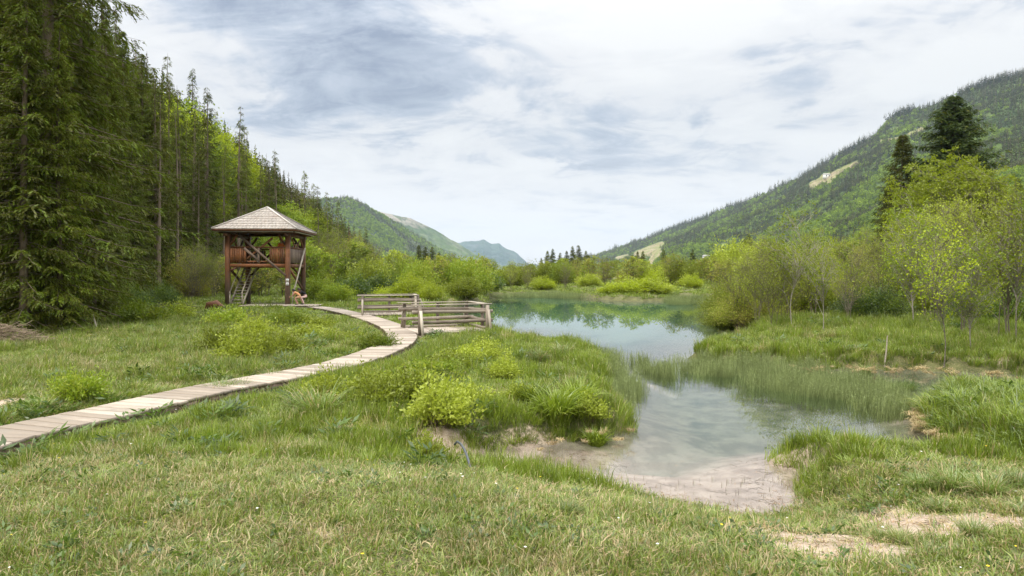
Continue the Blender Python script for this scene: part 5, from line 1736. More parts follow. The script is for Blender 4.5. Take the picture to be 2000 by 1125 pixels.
def on(s_):
    p_ = np.array([np.interp(s_, arc, cl[:, 0]), np.interp(s_, arc, cl[:, 1])])
    q_ = np.array([np.interp(s_ + 0.25, arc, cl[:, 0]), np.interp(s_ + 0.25, arc, cl[:, 1])])
    o2 = np.array([np.interp(s_ - 0.25, arc, cl[:, 0]), np.interp(s_ - 0.25, arc, cl[:, 1])])
    d_ = (q_ - o2) / np.linalg.norm(q_ - o2)
    return p_, d_


BW_Z = 0.50
walk = thing('boardwalk', 'long pale wooden plank boardwalk winding through the meadow to the tower', 'boardwalk', (cl[0][0], cl[0][1], 0))
inv_ = np.array([cl[0][0], cl[0][1]])
for i in range(npl):
    g_ = 0.010 + 0.008 * r.random()
    pa, da = on(sA[i] + g_)
    pb, db = on(sA[i + 1] - g_)
    na, nb_ = np.array([-da[1], da[0]]), np.array([-db[1], db[0]])
    w1, w2 = 0.50 + r.normal(0, 0.010), 0.50 + r.normal(0, 0.010)
    c4 = [pa - na * w2, pb - nb_ * w2, pb + nb_ * w1, pa + na * w1]
    c4 = [c4[1], c4[2], c4[3], c4[0]]
    me_, loc_, a_ = plank_mesh('plank', c4, BW_Z + r.normal(0, 0.0025), 0.055, MAT['plank'])
    o = obj('plank', me_, walk, (loc_[0] - inv_[0], loc_[1] - inv_[1], loc_[2]), a_)
    o.rotation_euler[0] = r.normal(0, 0.004)
mb = MB()
for off in (-0.42, 0.42):
    ps_ = []
    for s_ in np.arange(0, arc[-1], 0.5):
        p_, d_ = on(s_)
        ps_.append((p_[0] - d_[1] * off - inv_[0], p_[1] + d_[0] * off - inv_[1], BW_Z - 0.125))
    for a_, b_ in zip(ps_[:-1], ps_[1:]):
        mb.beam(a_, b_, 0.09, 0.12)
obj('stringer', mb.mesh('stringer', [MAT['tower_grey']]), walk)
for s_ in np.arange(0.6, arc[-1], 2.4):
    p_, d_ = on(s_)
    for off in (-0.42, 0.42):
        mb = MB().box((0, 0, -0.35), (0.12, 0.12, 0.5))
        obj('post', mb.mesh('post', [MAT['tower_grey']]), walk, (p_[0] - d_[1] * off - inv_[0], p_[1] + d_[0] * off - inv_[1], BW_Z - 0.05), math.atan2(d_[1], d_[0]))


# ------------------------------------------------------------------ viewing decks with railings
def deck(name, label, org, ang, L, D, seed, z=0.512, hr=0.97):
    r = np.random.default_rng(seed)
    t_ = thing(name, label, 'viewing deck', (org[0], org[1], z), math.radians(ang))
    n_ = int(L / 0.215)
    st_ = L / n_
    for i in range(n_):
        x0, x1 = i * st_ + 0.006, (i + 1) * st_ - 0.006
        e0, e1 = r.normal(0, 0.012), r.normal(0, 0.012)
        c4 = [(x1, -0.05 + e0), (x1, D + e1), (x0, D + e1), (x0, -0.05 + e0)]
        me_, lc_, a_ = plank_mesh('plank', c4, 0 + r.normal(0, 0.002), 0.055, MAT['plank'])
        obj('plank', me_, t_, lc_, a_)
    for y_ in (0.15, D / 2, D - 0.15):
        mb = MB().beam((-0.05, y_, -0.13), (L + 0.12, y_, -0.13), 0.14, 0.14)
        obj('joist', mb.mesh('joist', [MAT['rail']]), t_)
    for x_ in (0.25, L - 0.25):
        for y_ in (0.15, D - 0.15):
            mb = MB().tube([(x_, y_, -1.5), (x_, y_, -0.2)], [0.10, 0.09], 8)
            obj('pile', mb.mesh('pile', [MAT['rail']]), t_)
    # sill timbers edging the deck
    mb = MB().beam((0.1, D + 0.03, 0.05), (L + 0.05, D + 0.03, 0.05), 0.10, 0.09)
    obj('edge_board', mb.mesh('edge_board', [MAT['rail']]), t_)
    mb = MB().beam((L + 0.03, 0.1, 0.05), (L + 0.03, D - 0.05, 0.05), 0.10, 0.09)
    obj('edge_board', mb.mesh('edge_board', [MAT['rail']]), t_)

    def post(x, y, sx, sy):
        mb = MB().box((x, y, (hr - 0.22) / 2), (0.115, 0.115, hr + 0.16))
        obj('post', mb.mesh('post', [MAT['rail']]), t_)
        ex, ey = x + sx * 0.42, y + sy * 0.42
        mb = MB().beam((x + sx * 0.10, y + sy * 0.10, hr - 0.20), (ex, ey, -0.10), 0.095, 0.07)
        obj('strut', mb.mesh('strut', [MAT['rail_pale']]), t_)
        mb = MB().beam((x - sx * 0.35, y - sy * 0.35, -0.16), (ex + sx * 0.08, ey + sy * 0.08, -0.16), 0.12, 0.10)
        obj('outrigger', mb.mesh('outrigger', [MAT['rail']]), t_)
    for x in (0.08, L - 0.12):
        post(x, -0.06, 0, -1)
        post(x, D + 0.10, 0, 1)
    post(L + 0.08, D * 0.45, 1, 0)
    mid_ = L * 0.52
    mb = MB().box((mid_, D + 0.10, (hr - 0.22) / 2), (0.11, 0.11, hr + 0.16))
    obj('post', mb.mesh('post', [MAT['rail']]), t_)

    def rails(a, b):
        a, b = np.array(a, float), np.array(b, float)
        d_ = (b - a) / np.linalg.norm(b - a)
        a2, b2 = a - d_ * 0.22, b + d_ * 0.16
        nrm_ = np.array([-d_[1], d_[0]])
        for h_, off in ((0.36, 0.0), (0.72, 0.0)):
            n_ = 7
            s_ = np.linspace(0, 1, n_)[:, None]
            pts_ = np.concatenate([a2 + (b2 - a2) * s_, np.full((n_, 1), h_) + 0.012 * np.sin(s_ * 5 + h_ * 9)], 1)
            mb = MB()
            mb.tube(pts_, 0.058 + 0.010 * np.linspace(0, 1, n_)[:: (1 if h_ < 0.5 else -1)], 9)
            mb.add(pts_[[0]] + np.array([[0, 0, 0]]), np.zeros((0, 4), int))
            me_ = mb.mesh('log_rail', [MAT['rail']], True)
            obj('log_rail', me_, t_)
            for q_ in (0, -1):
                cap = MB().beam(pts_[q_] - np.append(d_, 0) * 0.002, pts_[q_] + np.append(d_, 0) * 0.002, 0.11, 0.11)
                obj('log_end', cap.mesh('log_end', [MAT['rail_pale']]), t_)
        mb = MB().beam((*(a - d_ * 0.25), hr), (*(b + d_ * 0.12), hr + 0.012), 0.19, 0.035)
        obj('handrail', mb.mesh('handrail', [MAT['rail_pale']]), t_)
    rails((0.05, 0.045), (L - 0.05, 0.045))
    rails((0.05, D - 0.03), (L - 0.05, D - 0.03))
    rails((L - 0.06, 0.35), (L - 0.06, D - 0.3))
    return t_


deck('viewing_deck', 'near wooden viewing deck with log railings at the lake edge', (-3.37, 24.3), 22, 2.75, 2.3, 5)
deck('viewing_deck', 'far wooden viewing deck with log railings, nearer the tower', (-7.75, 35.0), 12, 2.9, 2.0, 6)

# ------------------------------------------------------------------ lookout tower
TH = math.radians(2.5)
S_ = 4.1
FLx, FLy = -15.6 - S_ * math.cos(TH), 47.5 - S_ * math.sin(TH)
PZ = 0.50
tw = thing('lookout_tower', 'brown timber lookout tower with pale shingled pyramid roof and steep stairs', 'tower', (FLx, FLy, PZ), TH)
zf, zr, zp = 2.84, 3.95, 4.92          # floor, rail, wall plate heights
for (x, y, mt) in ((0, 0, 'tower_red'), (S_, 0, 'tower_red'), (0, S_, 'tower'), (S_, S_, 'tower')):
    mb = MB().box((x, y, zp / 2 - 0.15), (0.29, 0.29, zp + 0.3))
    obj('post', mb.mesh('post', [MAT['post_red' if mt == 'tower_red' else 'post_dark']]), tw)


def tb(name, a, b, w, h, mt='tower', up=(0, 0, 1)):
    return obj(name, MB().beam(a, b, w, h, up=up).mesh(name, [MAT[mt]]), tw)


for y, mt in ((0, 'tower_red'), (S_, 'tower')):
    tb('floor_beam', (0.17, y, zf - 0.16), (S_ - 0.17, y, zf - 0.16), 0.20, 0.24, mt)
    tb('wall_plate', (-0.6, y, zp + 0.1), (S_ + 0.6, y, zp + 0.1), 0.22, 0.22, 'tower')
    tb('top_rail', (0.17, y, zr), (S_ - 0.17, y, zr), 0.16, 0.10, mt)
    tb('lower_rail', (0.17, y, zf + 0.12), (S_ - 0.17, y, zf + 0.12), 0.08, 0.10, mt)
for x in (0, S_):
    tb('floor_beam', (x, 0.17, zf - 0.163), (x, S_ - 0.17, zf - 0.163), 0.20, 0.24)
    tb('wall_plate', (x, -0.6, zp - 0.11), (x, S_ + 0.6, zp - 0.11), 0.22, 0.18)
    tb('top_rail', (x, 0.17, zr + 0.003), (x, S_ - 0.17, zr + 0.003), 0.16, 0.10)
    tb('lower_rail', (x, 0.17, zf + 0.123), (x, S_ - 0.17, zf + 0.123), 0.08, 0.10)
for k in range(5):
    y_ = 0.5 + k * 0.78
    tb('joist', (1.15 if y_ < 3.5 else 0.12, y_, zf - 0.14), (S_ - 0.12, y_, zf - 0.14), 0.10, 0.18)
for k in range(20):
    y_ = 0.16 + k * 0.198
    x0_ = 1.12 if y_ < 3.4 else 0.12
    tb('floorboard', (x0_, y_, zf - 0.025), (S_ - 0.12, y_, zf - 0.025), 0.185, 0.04)
r = np.random.default_rng(4)
wb = 0.15


def balusters(face, segs):
    for s0, s1 in segs:
        n_ = int((s1 - s0) / wb)
        for i in range(n_):
            c_ = s0 + (i + 0.5) * (s1 - s0) / n_
            h_ = zr - zf - 0.12
            w_ = (s1 - s0) / n_ - 0.022
            zc_ = zf + 0.04 + h_ / 2
            if face == 'front':
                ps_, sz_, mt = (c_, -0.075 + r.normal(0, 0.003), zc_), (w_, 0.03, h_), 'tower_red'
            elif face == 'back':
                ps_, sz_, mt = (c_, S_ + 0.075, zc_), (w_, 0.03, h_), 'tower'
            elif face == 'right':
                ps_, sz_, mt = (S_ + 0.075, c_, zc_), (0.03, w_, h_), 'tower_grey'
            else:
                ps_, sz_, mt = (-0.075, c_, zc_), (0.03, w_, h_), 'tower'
            obj('board', MB().box((0, 0, 0), sz_).mesh('board', [MAT[mt]]), tw, ps_)


balusters('front', [(0.18, 1.28), (2.86, S_ - 0.18)])
balusters('right', [(0.2, S_ - 0.2)])
balusters('left', [(0.2, S_ - 0.2)])
balusters('back', [(0.18, 1.3), (2.8, S_ - 0.18)])
# middle bay of the front: stud, crossing braces, long diagonals
tb('stud', (2.12, -0.02, zf - 0.04), (2.12, -0.02, zr - 0.05), 0.14, 0.12, 'tower_grey', (0, 1, 0))
tb('brace', (0.16, -0.03, 2.30), (0.62, -0.03, zf - 0.28), 0.12, 0.14, 'tower')
tb('brace', (1.15, -0.13, 3.90), (2.16, -0.13, 2.98), 0.05, 0.17, 'tower_grey')
tb('brace', (0.80, -0.15, 4.80), (S_ - 0.10, -0.15, 1.98), 0.05, 0.15, 'tower_grey')
tb('brace', (0.95, -0.01, 2.82), (3.05, -0.01, 4.60), 0.09, 0.13, 'tower')
tb('brace', (0.17, 0.0, 4.12), (0.62, 0.0, 4.82), 0.12, 0.13, 'tower_red')
tb('brace', (S_ - 0.17, 0.0, 4.12), (S_ - 0.62, 0.0, 4.82), 0.12, 0.13, 'tower_red')
for x0, x1, z0_, z1_ in ((0.17, 0.7, 4.1, 4.82), (S_ - 0.17, S_ - 0.75, 4.0, 4.82), (0.17, 0.95, 1.95, 2.72), (S_ - 0.17, S_ - 0.95, 1.95, 2.72), (1.0, 2.6, 2.95, 4.5), (3.0, 1.4, 2.95, 4.5)):
    tb('brace', (x0, S_, z0_), (x1, S_, z1_), 0.11, 0.13)
for x in (0, S_):
    tb('brace', (x, 0.17, 2.55), (x, S_ - 0.17, 0.95), 0.10, 0.15)
    tb('brace', (x, 0.17, 4.0), (x, 0.8, 4.78), 0.11, 0.12)
    tb('brace', (x, S_ - 0.17, 4.0), (x, S_ - 0.8, 4.78), 0.11, 0.12)
    tb('brace', (x, 1.2, 2.95), (x, 3.0, 4.55), 0.08, 0.11)
    tb('brace', (x, 3.0, 2.95), (x, 1.2, 4.55), 0.08, 0.11)
tb('pole', (S_ + 0.30, 0.15, 0.60), (S_ + 0.26, 3.6, 4.02), 0.09, 0.09, 'rail_pale')
tb('pole', (S_ + 0.28, 0.12, -0.02), (S_ + 0.31, 0.16, 0.95), 0.06, 0.06, 'rail_pale')
# white notices on the front right post
for k, (zz_, w_) in enumerate(((1.66, 0.2), (1.40, 0.2))):
    o = obj('notice', MB().box((0, 0, 0), (w_, 0.012, 0.21)).mesh('notice', [plain_mat('white_plate', (0.75, 0.75, 0.72), 0.5, 0.03)]), tw, (S_ + 0.02, -0.19, zz_))
    mb = MB()
    for q_ in range(3):
        mb.box((0, -0.009, 0.05 - q_ * 0.045), (0.12 - 0.02 * q_, 0.003, 0.014))
    obj('print', mb.mesh('print', [plain_mat('dark_print', (0.05, 0.05, 0.05), 0.6, 0.05)]), o)
# stairs
st = obj('stairs', None, tw, (0, 0, 0))
zb_ = -0.12
for x in (0.18, 1.02):
    obj('stringer', MB().beam((x, -0.10, zb_), (x, 3.15, zf - 0.05), 0.05, 0.20).mesh('stringer', [MAT['rail_pale']]), st)
    obj('handrail', MB().beam((x, -0.22, zb_ + 0.88), (x, 2.9, zf + 0.72), 0.06, 0.06).mesh('handrail', [MAT['rail_pale']]), st)
    obj('newel', MB().beam((x, -0.12, zb_ - 0.1), (x, -0.12, zb_ + 0.95), 0.07, 0.07).mesh('newel', [MAT['rail_pale']]), st)
for k in range(13):
    f_ = (k + 0.7) / 13.5
    obj('step', MB().box((0.60, -0.10 + 3.25 * f_, zb_ + 0.05 + (zf - zb_ - 0.1) * f_), (0.80, 0.23, 0.045)).mesh('step', [MAT['rail_pale']]), st)
# roof
ov, ze, za = 0.80, 5.17, 6.90
E0, E1 = -ov, S_ + ov
cxr = S_ / 2
apex = np.array([cxr, cxr, za])
corners = [np.array([E0, E0, ze]), np.array([E1, E0, ze]), np.array([E1, E1, ze]), np.array([E0, E1, ze])]
roof = obj('roof', None, tw)
r = np.random.default_rng(8)
for i in range(4):
    A_, B_ = corners[i], corners[(i + 1) % 4]
    mb = MB()
    nrow = 9
    u_ = (B_ - A_) / np.linalg.norm(B_ - A_)
    nf_ = np.cross(u_, apex - A_)
    nf_ = nf_ / np.linalg.norm(nf_)
    for k in range(nrow):
        f0, f1 = k / nrow, min(1.0, (k + 1.18) / nrow)
        a0, b0 = A_ + (apex - A_) * f0, B_ + (apex - B_) * f0
        a1, b1 = A_ + (apex - A_) * f1, B_ + (apex - B_) * f1
        Lr = np.linalg.norm(b0 - a0)
        ns_ = max(2, int(Lr / 0.24))
        cuts = np.clip((np.arange(ns_ + 1) + np.concatenate([[0], r.normal(0, 0.18, ns_ - 1), [0]])) / ns_, 0, 1)
        for q_ in range(ns_):
            c0, c1 = cuts[q_] * Lr + 0.004, cuts[q_ + 1] * Lr - 0.004
            # shingle runs straight up the slope, trimmed at the hips
            off_ = Lr - np.linalg.norm(b1 - a1)
            t0, t1 = max(c0, off_ / 2 + 0.0), min(c1, Lr - off_ / 2)
            lo0, lo1 = a0 + u_ * c0, a0 + u_ * c1
            base_m = (a1 + b1) / 2 - (a0 + b0) / 2
            x0_, x1_ = np.clip([c0, c1], off_ / 2, Lr - off_ / 2)
            hi0, hi1 = a0 + u_ * x0_ + base_m, a0 + u_ * x1_ + base_m
            drop_ = nf_ * (0.055 + r.random() * 0.014)
            jit = -(base_m / np.linalg.norm(base_m)) * r.random() * 0.02
            v_ = [lo0 + jit, lo1 + jit, hi1, hi0, lo0 + drop_ + jit, lo1 + drop_ + jit, hi1 + nf_ * 0.01, hi0 + nf_ * 0.01]
            mb.add(v_, [[0, 3, 2, 1], [4, 5, 6, 7], [0, 1, 5, 4], [1, 2, 6, 5], [3, 0, 4, 7]], 0, r.random())
    o = obj('shingles', mb.mesh('shingles', [MAT['shingle']]), roof, kind='stuff')
    obj('hip_cap', MB().beam(A_ + nf_ * 0.05 + (0, 0, 0.03), apex + (0, 0, 0.06), 0.16, 0.05).mesh('hip_cap', [MAT['shingle']]), roof)
    inn = 0.03
    nout = np.cross(u_, (0, 0, 1.0))
    obj('fascia', MB().beam(A_ - (0, 0, 0.07) - nout * 0.02, B_ - (0, 0, 0.07) - nout * 0.02, 0.04, 0.10).mesh('fascia', [MAT['tower']]), roof)
    obj('gutter', MB().beam(A_ - (0, 0, 0.17) - nout * 0.16 + u_ * 0.3, B_ - (0, 0, 0.17) - nout * 0.16 - u_ * 0.25, 0.07, 0.06).mesh('gutter', [MAT['rail_pale']]), roof)
    for q_ in range(1, 9):
        p0_ = A_ + (B_ - A_) * q_ / 9 - (0, 0, 0.10)
        m_ = min(q_, 9 - q_) / 9
        up_ = (apex - (A_ + B_) / 2)
        p1_ = p0_ + up_ * min(0.98, 2 * m_)
        obj('rafter', MB().beam(p0_ + up_ * 0.02, p1_, 0.08, 0.12).mesh('rafter', [MAT['tower']]), roof)
# roof boarding below the shingles, 3 cm under them
mb = MB()
cc_ = [c_ + np.array([0.04 if c_[0] < cxr else -0.04, 0.04 if c_[1] < cxr else -0.04, -0.03]) for c_ in corners]
mb.add(cc_ + [apex - (0, 0, 0.04)], [[0, 1, 4], [1, 2, 4], [2, 3, 4], [3, 0, 4]])
obj('roof_boarding', mb.mesh('roof_boarding', [MAT['tower']]), roof)
for k in range(4):
    p_ = np.array([[0, 0], [S_, 0], [S_, S_], [0, S_]])[k]
    tb('brace', (p_[0], p_[1], zp + 0.05), (cxr, cxr, za - 0.35), 0.12, 0.14)

# landing platform at the tower foot
pf = thing('platform', 'low pale plank landing at the foot of the lookout tower', 'platform', (-18.1, 45.15, PZ + 0.004), math.radians(1.0))
for k in range(24):
    me_, lc_, a_ = plank_mesh('plank', [(0.212 * (k + 1) - 0.01, 0), (0.212 * (k + 1) - 0.01, 2.2 + r.normal(0, 0.02)), (0.212 * k, 2.2), (0.212 * k, r.normal(0, 0.015))], r.normal(0, 0.002), 0.055, MAT['plank'])
    obj('plank', me_, pf, lc_, a_)
for y_ in (0.12, 2.05):
    obj('joist', MB().beam((0, y_, -0.13), (5.1, y_, -0.13), 0.12, 0.14).mesh('joist', [MAT['tower_grey']]), pf)

# ------------------------------------------------------------------ people
def cloth(name, c):
    return plain_mat(name, c, 0.85, 0.12, 30)


skin_m = plain_mat('skin', (0.46, 0.27, 0.19), 0.55, 0.06, 20)
hair_m = plain_mat('dark_hair', (0.018, 0.013, 0.010), 0.5, 0.3, 60)


def person(label, loc, rz, J, shirt, trouser, shoe=(0.05, 0.05, 0.05), bare_arm=False, group=None, bare_leg=False):
    """J: joints in the person's own frame (x right, y forward). One skinned body; hair is a child."""
    names = ['pelvis', 'waist', 'chest', 'neck', 'chin', 'head', 'crown']
    rad = {'pelvis': .135, 'waist': .115, 'chest': .135, 'neck': .055, 'chin': .068, 'head': .092, 'crown': .06}
    V, R, Ed, tag_ = [], [], [], []

    def add(p, rr, par, tg):
        V.append(tuple(p))
        R.append(rr)
        tag_.append(tg)
        if par is not None:
            Ed.append((par, len(V) - 1))
        return len(V) - 1
    ids = {}
    par = None
    for n_ in names:
        par = add(J[n_], rad[n_], par, 'shirt' if n_ in ('waist', 'chest') else ('trouser' if n_ == 'pelvis' else 'skin'))
        ids[n_] = par
    for s in ('l', 'r'):
        a = add(J['sho' + s], .06, ids['chest'], 'shirt')
        b = add(J['elb' + s], .042, a, 'skin' if bare_arm else 'shirt')
        c = add(J['wri' + s], .028, b, 'skin' if bare_arm else 'shirt')
        d_ = np.array(J['wri' + s]) - np.array(J['elb' + s])
        d_ = d_ / np.linalg.norm(d_)
        palm = add(np.array(J['wri' + s]) + d_ * 0.07, .032, c, 'skin')
        sd = np.cross(d_, (0.3, 1, 0.2))
        sd = sd / np.linalg.norm(sd)
        for k, ln_ in enumerate((0.07, 0.08, 0.075, 0.06)):
            m1 = add(np.array(V[palm]) + d_ * 0.045 + sd * (k - 1.5) * 0.02, .010, palm, 'skin')
            add(np.array(V[m1]) + d_ * ln_ * 0.7 - np.array([0, 0, 0.012]), .008, m1, 'skin')
        add(np.array(V[palm]) + d_ * 0.02 + sd * -0.055, .010, palm, 'skin')
        h = add(J['hip' + s], .092, ids['pelvis'], 'trouser')
        k_ = add(J['kne' + s], .062, h, 'skin' if bare_leg else 'trouser')
        an = add(J['ank' + s], .042, k_, 'skin' if bare_leg else 'trouser')
        he = add(np.array(J['ank' + s]) + (0, 0.02, -0.05), .042, an, 'shoe')
        add(np.array(J['toe' + s]), .034, he, 'shoe')
    me_ = bpy.data.meshes.new('body')
    me_.from_pydata(V, Ed, [])
    o = bpy.data.objects.new('body_tmp', me_)
    C.objects.link(o)
    md = o.modifiers.new('s', 'SKIN')
    for i, rr in enumerate(R):
        me_.skin_vertices[0].data[i].radius = (rr, rr)
    me_.skin_vertices[0].data[0].use_root = True
    sb = o.modifiers.new('u', 'SUBSURF')
    sb.levels = sb.render_levels = 2
    dg = bpy.context.evaluated_depsgraph_get()
    bm_ = bpy.data.meshes.new_from_object(o.evaluated_get(dg))
    bpy.data.objects.remove(o)
    bm_.name = 'body'
    mats_ = {'skin': skin_m, 'shirt': cloth('shirt', shirt), 'trouser': cloth('trousers', trouser), 'shoe': cloth('shoes', shoe)}
    order = ['skin', 'shirt', 'trouser', 'shoe']
    bm_.materials.clear()
    for k in order:
        bm_.materials.append(mats_[k])
    Va = np.array(V)
    # nearest bone segment decides the cloth
    for p_ in bm_.polygons:
        c_ = np.array(p_.center)
        best, bt = 1e9, 'skin'
        for (a, b) in Ed:
            e = Va[b] - Va[a]
            t_ = np.clip((c_ - Va[a]) @ e / (e @ e + 1e-9), 0, 1)
            dd = np.linalg.norm(c_ - Va[a] - t_ * e)
            if dd < best:
                best = dd
                bt = tag_[a] if t_ < 0.5 else tag_[b]
                if tag_[b] == 'trouser' and tag_[a] == 'trouser':
                    bt = 'trouser'
        p_.material_index = order.index(bt)
        p_.use_smooth = True
    o = thing('person', label, 'person', loc, rz, group, bm_)
    # hair: a cap over the back and top of the head, with a face kept free
    hc, hd = np.array(J['head'], float), np.array(J['crown'], float)
    up_ = (hd - hc) / np.linalg.norm(hd - hc)
    fw = np.array(J.get('face', (0, 1, 0)), float)
    fw = fw - up_ * (fw @ up_)
    fw /= np.linalg.norm(fw)
    sd = np.cross(fw, up_)
    b_ = MB()
    vs_ = []
    nu_, nv_ = 12, 7
    for j in range(nv_):
        for i in range(nu_):
            a = 2 * math.pi * i / nu_
            front_ = math.cos(a)
            lim = 1.25 + 0.75 * (1 - front_) / 2 * 1.35
            th_ = lim * j / (nv_ - 1)
            rr_ = 0.118 + (0.02 if j > 4 and front_ < 0 else 0)
            vs_.append(hc + up_ * (0.02 + math.cos(th_) * rr_ * 1.1) + (fw * math.cos(a) * 0.95 + sd * math.sin(a) * 0.86) * math.sin(th_) * rr_ - fw * 0.012)
    q_ = [[j * nu_ + i, j * nu_ + (i + 1) % nu_, (j + 1) * nu_ + (i + 1) % nu_, (j + 1) * nu_ + i] for j in range(nv_ - 1) for i in range(nu_)]
    b_.add(vs_, q_)
    b_.tube([hc - fw * 0.08 - up_ * 0.02, hc - fw * 0.13 - up_ * 0.14, hc - fw * 0.12 - up_ * 0.27], [0.06, 0.055, 0.02], 7)
    obj('hair', b_.mesh('hair', [hair_m], True), o)
    f_ = MB()
    fc = hc + fw * 0.098 - up_ * 0.01
    f_.box(fc + up_ * -0.012, (0.022, 0.03, 0.04), basis=[sd, fw, up_], mi=0)
    for s in (-1, 1):
        f_.box(fc + up_ * 0.018 + sd * s * 0.034 - fw * 0.006, (0.022, 0.01, 0.011), basis=[sd, fw, up_], mi=1)
        f_.box(hc + sd * s * 0.092 - up_ * 0.005, (0.015, 0.03, 0.05), basis=[sd, fw, up_], mi=0)
    f_.box(fc - up_ * 0.058 - fw * 0.012, (0.042, 0.008, 0.010), basis=[sd, fw, up_], mi=2)
    obj('face', f_.mesh('face', [skin_m, hair_m, plain_mat('lips', (0.35, 0.12, 0.10), 0.5, 0.05)]), o)
    return o


stand = dict(pelvis=(0, 0, .93), waist=(0, 0, 1.08), chest=(0, 0.01, 1.30), neck=(0, 0.0, 1.46), chin=(0, 0.02, 1.50), head=(0, 0.02, 1.60), crown=(0, 0.01, 1.68),
             shol=(-.17, 0, 1.39), elbl=(-.22, .08, 1.14), wril=(-.12, .30, 1.13), shor=(.17, 0, 1.39), elbr=(.22, .08, 1.14), wrir=(.12, .30, 1.13),
             hipl=(-.09, 0, .88), knel=(-.10, .02, .48), ankl=(-.10, 0, .09), toel=(-.11, .17, .03), hipr=(.09, 0, .88), kner=(.10, .02, .48), ankr=(.10, 0, .09), toer=(.11, .17, .03))
lean_ = dict(pelvis=(0, -.25, .92), waist=(0, -.17, 1.05), chest=(0, .03, 1.20), neck=(0, .14, 1.30), chin=(0, .18, 1.33), head=(0, .22, 1.42), crown=(0, .22, 1.50),
             shol=(-.17, .08, 1.27), elbl=(-.24, .22, 1.13), wril=(-.08, .38, 1.14), shor=(.17, .08, 1.27), elbr=(.24, .22, 1.13), wrir=(.08, .38, 1.14),
             hipl=(-.09, -.24, .87), knel=(-.10, -.12, .47), ankl=(-.10, -.20, .09), toel=(-.11, -.03, .03), hipr=(.09, -.24, .87), kner=(.10, -.12, .47), ankr=(.10, -.20, .09), toer=(.11, -.03, .03))
stoop = dict(pelvis=(0, -.24, .60), waist=(0, -.14, .72), chest=(0, .06, .84), neck=(0, .16, .92), chin=(0, .20, .93), head=(0, .25, 1.00), crown=(0, .28, 1.07),
             shol=(-.17, .10, .90), elbl=(-.20, .26, .68), wril=(-.08, .42, .60), shor=(.17, .10, .90), elbr=(.20, .26, .68), wrir=(.08, .42, .60),
             hipl=(-.09, -.23, .56), knel=(-.12, .12, .47), ankl=(-.11, -.06, .09), toel=(-.12, .11, .03), hipr=(.09, -.23, .56), kner=(.12, .12, .47), ankr=(.11, -.06, .09), toer=(.12, .11, .03))
fz = PZ + zf - 0.005
person('person in an orange top with dark hair standing behind the tower balustrade', (PY(549.5, 48.1), 48.1, fz), math.radians(180), stand, (0.75, 0.22, 0.04), (0.05, 0.05, 0.07))
person('dark haired person in a pale grey top leaning on the side rail of the tower', (-16.02, 49.9, fz), math.radians(-90), lean_, (0.50, 0.50, 0.53), (0.06, 0.06, 0.08))
person('black haired person in a black top and pale pink trousers stooping on the landing', (PY(591, 46.9), 46.9, PZ + 0.005), math.radians(120), stoop, (0.02, 0.02, 0.025), (0.78, 0.55, 0.50))
person('person with bare tanned arms and legs stooping left of the pink trousered one', (PY(580, 46.5), 46.5, PZ + 0.005), math.radians(95), {k: (v[0] * 0.92, v[1] * 0.92, v[2] * 0.95) for k, v in stoop.items()},
       (0.62, 0.30, 0.14), (0.55, 0.33, 0.2), bare_arm=True, bare_leg=True)

# ------------------------------------------------------------------ far houses
def slope_at(S, px, py):
    X, Y, Z = S[..., 0], S[..., 1], S[..., 2]
    a, b = 1000 + F * X / Y, HOR - F * (Z - CAMZ) / Y
    i = np.unravel_index(np.argmin((a - px) ** 2 + (b - py) ** 2), a.shape)
    return S[i]


white = plain_mat('white_render', (0.80, 0.79, 0.76), 0.8, 0.04, 0.5)
roofm = plain_mat('pale_roof', (0.50, 0.48, 0.46), 0.8, 0.1, 0.5)
glass = plain_mat('dark_window', (0.05, 0.06, 0.07), 0.25, 0.05)


def house(label, px, py, w, d, h, rh, rz, cols, rows, up=0.0):
    p_ = slope_at(SR, px, py)
    t_ = thing('white_house', label, 'house', (p_[0], p_[1] - 6, p_[2] - 1 + up), rz, 'white houses below the right mountain')
    obj('wall', MB().box((0, 0, h / 2 - 2), (w, d, h + 4)).mesh('wall', [white]), t_)
    b_ = MB()
    e_ = 0.7
    b_.add([(-w / 2 - e_, -d / 2 - e_, h), (w / 2 + e_, -d / 2 - e_, h), (w / 2 + e_, d / 2 + e_, h), (-w / 2 - e_, d / 2 + e_, h), (-w / 2 - e_, 0, h + rh), (w / 2 + e_, 0, h + rh)], [[0, 1, 5, 4], [2, 3, 4, 5], [0, 3, 2, 1]])
    b_.f.append(np.array([[1, 2, 5], [3, 0, 4]]))
    b_.m.append(np.zeros(2, int))
    obj('roof', b_.mesh('roof', [roofm]), t_)
    for i in range(cols):
        for j in range(rows):
            obj('window', MB().box((0, 0, 0), (w / cols * 0.4, 0.1, h / rows * 0.5)).mesh('window', [glass]), t_, (-w / 2 + (i + 0.5) * w / cols, -d / 2 - 0.06, (j + 0.55) * h / rows))
    return t_


house('white house with rows of dark windows low on the right mountain', 1378, 509, 15, 10, 10, 3, 0.3, 4, 3)
house('small bright white house right of the larger windowed one', 1406, 503, 11, 9, 5, 4, -0.2, 2, 1)
house('tiny white hut on the pale ski run', 1613, 345, 16, 9, 7, 3, 0.2, 2, 1)

